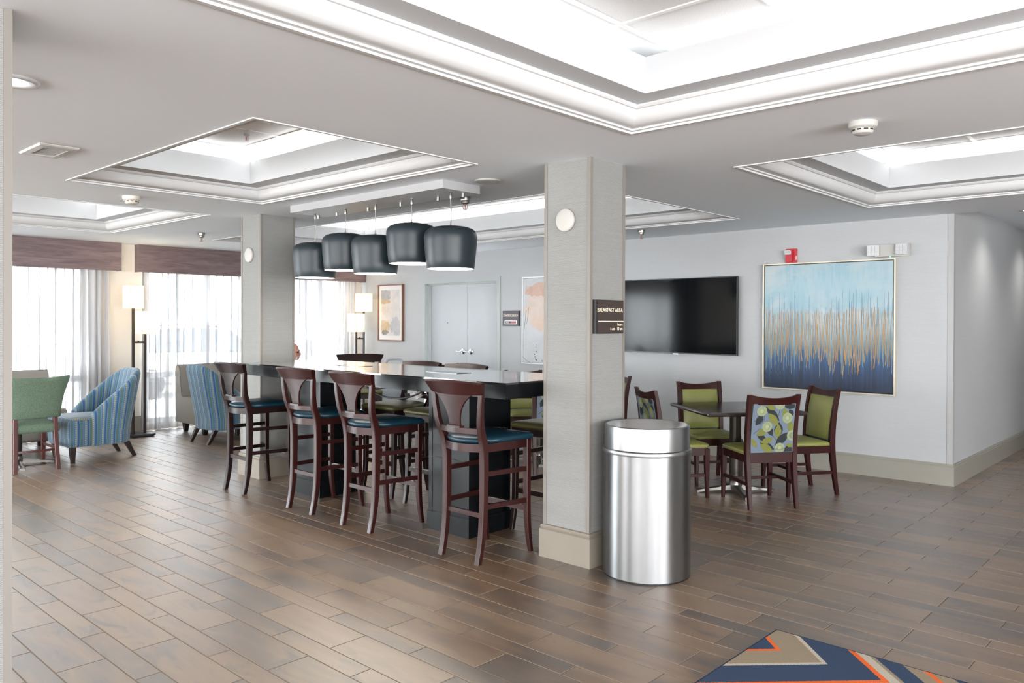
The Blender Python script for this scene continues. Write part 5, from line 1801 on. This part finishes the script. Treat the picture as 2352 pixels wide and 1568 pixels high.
# ---- recessed downlights
def downlight(label, x, y, z, power, group='recessed downlights', spot=1.7):
    root = thing('downlight', label, 'downlight', (x, y, z), 0, group)
    bm = new_bm(); lathe(bm, [(0.062, -0.002), (0.066, -0.009), (0.092, -0.012), (0.104, -0.009), (0.107, -0.001)], 48, cap=False); link('trim_ring', bm, M['white_gloss'], root, smooth=True)
    bm = new_bm(); lathe(bm, [(0.067, -0.005), (0.0, -0.0055)], 40, cap=False); link('lit_lens', bm, M['lamp_on'], root)
    d_ = bpy.data.lights.new('downlight_beam', 'SPOT'); d_.energy = power; d_.spot_size = spot; d_.spot_blend = 1.0; d_.shadow_soft_size = 0.06; d_.color = (1, 0.96, 0.9)
    o_ = bpy.data.objects.new('downlight_beam', d_); o_.parent = root; o_.location = (0, 0, -0.02); COL.objects.link(o_)
    return root
downlight('lit recessed downlight beside the column edge', -3.80, 1.01, H, 18)
downlight('recessed downlight out in the corridor', -1.55, 9.15, 2.612, 15, spot=2.3)
downlight('recessed downlight further along the corridor', -1.55, 11.0, 2.612, 15, spot=2.3)

# ---- seated person by the windows, nearly all hidden behind the column
def ellip(bm, c, r, rot=None, u=16, v_=12):
    m4 = Matrix.Translation(c) @ (rot if rot is not None else Matrix()) @ Matrix.Diagonal((r[0], r[1], r[2], 1))
    bmesh.ops.create_uvsphere(bm, u_segments=u, v_segments=v_, radius=1.0, matrix=m4)
def limb(bm, pts):
    """tapering closed limb through (point, radius)"""
    P = [Vector(p) for p, _ in pts]
    tube(bm, P, [r for _, r in pts], 12)
    for p, r in pts:
        ellip(bm, p, (r, r, r), None, 12, 8)
def remesh(o, vox, smooth=4):
    md = o.modifiers.new('skin', 'REMESH'); md.mode = 'VOXEL'; md.voxel_size = vox; md.use_smooth_shade = True
    ms = o.modifiers.new('relax', 'SMOOTH'); ms.factor = 0.5; ms.iterations = smooth
px_, py_ = -8.29, 5.12
pr_ = ang(0.74, 0.67)
fw = Vector((0.74, 0.67, 0))
make_lounge('green tweed chair under the seated person behind the window column', (px_-fw.x*0.06, py_-fw.y*0.06, 0), pr_)
pe = thing('person', 'bald person in glasses sitting behind the window column, only the face edge showing', 'person', (px_-fw.x*0.07, py_-fw.y*0.07, 0), pr_)
bm = new_bm()
hz_ = 1.118
ellip(bm, (0, 0.055, hz_+0.028), (0.076, 0.096, 0.092))            # cranium
ellip(bm, (0, 0.088, hz_-0.030), (0.060, 0.070, 0.085))            # face
ellip(bm, (0, 0.108, hz_-0.085), (0.036, 0.042, 0.030))            # chin
ellip(bm, (0, 0.160, hz_-0.022), (0.013, 0.020, 0.026), Matrix.Rotation(-0.35, 4, 'X'))   # nose
ellip(bm, (0, 0.150, hz_+0.022), (0.050, 0.012, 0.010))            # brow
ellip(bm, (0, 0.146, hz_-0.064), (0.024, 0.012, 0.009))            # mouth
for s in (-1, 1):
    ellip(bm, (s*0.074, 0.045, hz_-0.012), (0.010, 0.020, 0.032))  # ears
    ellip(bm, (s*0.042, 0.120, hz_-0.035), (0.022, 0.028, 0.024))  # cheeks
limb(bm, [((0, 0.0, 0.90), 0.062), ((0, 0.03, 1.0), 0.056), ((0, 0.05, 1.06), 0.056)])
limb(bm, [((0, 0.0, 0.56), 0.145), ((0, -0.03, 0.70), 0.145), ((0, -0.02, 0.84), 0.15)])
for s in (-1, 1):
    ellip(bm, (s*0.10, -0.01, 0.84), (0.10, 0.10, 0.12))
    limb(bm, [((s*0.185, -0.005, 0.885), 0.060), ((s*0.232, 0.06, 0.74), 0.046), ((s*0.238, 0.10, 0.665), 0.043)])
    limb(bm, [((s*0.238, 0.10, 0.665), 0.043), ((s*0.19, 0.22, 0.655), 0.036), ((s*0.145, 0.315, 0.65), 0.027)])
    ellip(bm, (s*0.130, 0.355, 0.645), (0.040, 0.050, 0.016))
    for k in range(4):
        x = s*(0.130 - 0.030 + 0.020*k)
        L = (0.060, 0.072, 0.068, 0.052)[k if s < 0 else 3-k]
        limb(bm, [((x, 0.385, 0.645), 0.0105), ((x, 0.385+L*0.5, 0.640), 0.0095), ((x, 0.385+L*0.85, 0.622), 0.0085)])
    limb(bm, [((s*0.098, 0.335, 0.645), 0.013), ((s*0.072, 0.375, 0.640), 0.011), ((s*0.068, 0.40, 0.632), 0.009)])
    limb(bm, [((s*0.09, 0.0, 0.555), 0.095), ((s*0.105, 0.22, 0.555), 0.078), ((s*0.112, 0.43, 0.525), 0.058)])
    limb(bm, [((s*0.112, 0.43, 0.525), 0.058), ((s*0.112, 0.435, 0.35), 0.054), ((s*0.112, 0.43, 0.10), 0.038)])
    limb(bm, [((s*0.112, 0.42, 0.07), 0.040), ((s*0.118, 0.52, 0.045), 0.034), ((s*0.12, 0.60, 0.036), 0.028)])
body = link('body', bm, M['skin'], pe)
remesh(body, 0.0075)
bm = new_bm()
limb(bm, [((0, 0.0, 0.56), 0.158), ((0, -0.03, 0.70), 0.158), ((0, -0.02, 0.84), 0.162)])
for s in (-1, 1):
    ellip(bm, (s*0.10, -0.01, 0.84), (0.112, 0.112, 0.13))
    limb(bm, [((s*0.185, -0.005, 0.885), 0.074), ((s*0.232, 0.06, 0.74), 0.060), ((s*0.238, 0.10, 0.665), 0.055)])
    limb(bm, [((s*0.238, 0.10, 0.665), 0.055), ((s*0.19, 0.22, 0.655), 0.048), ((s*0.165, 0.28, 0.652), 0.042)])
limb(bm, [((0, 0.0, 0.90), 0.09), ((0, 0.015, 0.955), 0.074)])
remesh(link('shirt', bm, M['shirt'], pe), 0.011)
bm = new_bm()
ellip(bm, (0, -0.01, 0.56), (0.19, 0.165, 0.10))
for s in (-1, 1):
    limb(bm, [((s*0.09, 0.0, 0.560), 0.102), ((s*0.105, 0.22, 0.558), 0.089), ((s*0.112, 0.43, 0.528), 0.070)])
    limb(bm, [((s*0.112, 0.43, 0.525), 0.070), ((s*0.112, 0.435, 0.35), 0.068), ((s*0.112, 0.43, 0.13), 0.062)])
remesh(link('trousers', bm, M['trouser'], pe), 0.011)
for s in (-1, 1):
    bm = new_bm()
    limb(bm, [((s*0.112, 0.40, 0.052), 0.050), ((s*0.118, 0.50, 0.048), 0.046), ((s*0.12, 0.60, 0.040), 0.038)])
    remesh(link('shoe', bm, M['shoe'], pe), 0.009)
bm = new_bm()
for s in (-1, 1):
    ring = [Vector((s*0.032+0.024*math.cos(2*PI*k/16), 0.166, hz_+0.002+0.018*math.sin(2*PI*k/16))) for k in range(17)]
    tube(bm, ring, 0.002, 6)
    tube(bm, [(s*0.056, 0.165, hz_+0.006), (s*0.076, 0.13, hz_+0.008), (s*0.080, 0.045, hz_+0.010)], 0.0022, 6)
    ellip(bm, (s*0.030, 0.143, hz_+0.002), (0.012, 0.008, 0.008), None, 10, 8)
tube(bm, [(-0.010, 0.167, hz_+0.006), (0.010, 0.167, hz_+0.006)], 0.002, 6)
link('glasses', bm, M['black'], pe, smooth=True)
bm = new_bm()
ellip(bm, (0, 0.150, hz_-0.050), (0.034, 0.015, 0.010))
for s in (-1, 1): ellip(bm, (s*0.034, 0.136, hz_-0.060), (0.014, 0.014, 0.020))
link('moustache', bm, M['beard'], pe, smooth=True)

# ---- parked cars outside, bleached by daylight behind the curtains
def car(label, loc, rz, paint):
    root = thing('car', label, 'car', loc, rz, None)
    secs = [(-2.15, .42, .78), (-2.1, .34, .92), (-1.5, .28, .98), (-0.4, .26, .98), (0.9, .26, .95), (1.7, .28, .86), (2.1, .34, .74), (2.18, .44, .62)]
    bm = new_bm()
    loft(bm, [[Vector((x, s*w_, z)) for s, w_, z in ((-1, .74, zb), (-1, .88, zb+.08), (-1, .90, (zb+zt_)/2), (-1, .84, zt_-.04), (-1, .70, zt_), (1, .70, zt_), (1, .84, zt_-.04), (1, .90, (zb+zt_)/2), (1, .88, zb+.08), (1, .74, zb))] for x, zb, zt_ in secs])
    link('car_body', bm, paint, root, smooth=True, angle=0.7)
    bm = new_bm()
    loft(bm, [[Vector((x, -w_, zb)), Vector((x, -w_*0.84, z)), Vector((x, w_*0.84, z)), Vector((x, w_, zb))] for x, zb, z, w_ in ((-1.95, .94, .96, .74), (-1.35, .96, 1.40, .80), (-0.3, .96, 1.47, .82), (0.5, .94, 1.42, .82), (1.15, .92, .95, .78))])
    link('car_window', bm, M['car_glass'], root, smooth=True, angle=0.7)
    bm = new_bm()
    loft(bm, [[Vector((x, -w_, z)), Vector((x, w_, z)), Vector((x, w_, z+.03)), Vector((x, -w_, z+.03))] for x, z, w_ in ((-1.3, 1.40, .66), (-0.3, 1.468, .69), (0.45, 1.425, .68))])
    link('car_roof', bm, paint, root)
    for x in (-1.35, 1.35):
        for y in (-0.80, 0.80):
            bm = new_bm(); lathe(bm, [(0.0, -0.1), (0.30, -0.1), (0.325, -0.07), (0.325, 0.07), (0.30, 0.1), (0.0, 0.1)], 28)
            bm.transform(Matrix.Translation((x, y, 0.325)) @ Matrix.Rotation(PI/2, 4, 'X')); link('wheel', bm, M['rubber'], root, smooth=True, angle=0.5)
    return root
car('white car parked outside, seen faintly through the curtain between lamp and column', (-17.3, 8.2, -0.14), PI/2, M['car_white'])
car('red car parked outside, seen faintly through the curtain between lamp and column', (-22.5, 10.6, -0.14), 0.05, M['car_red'])
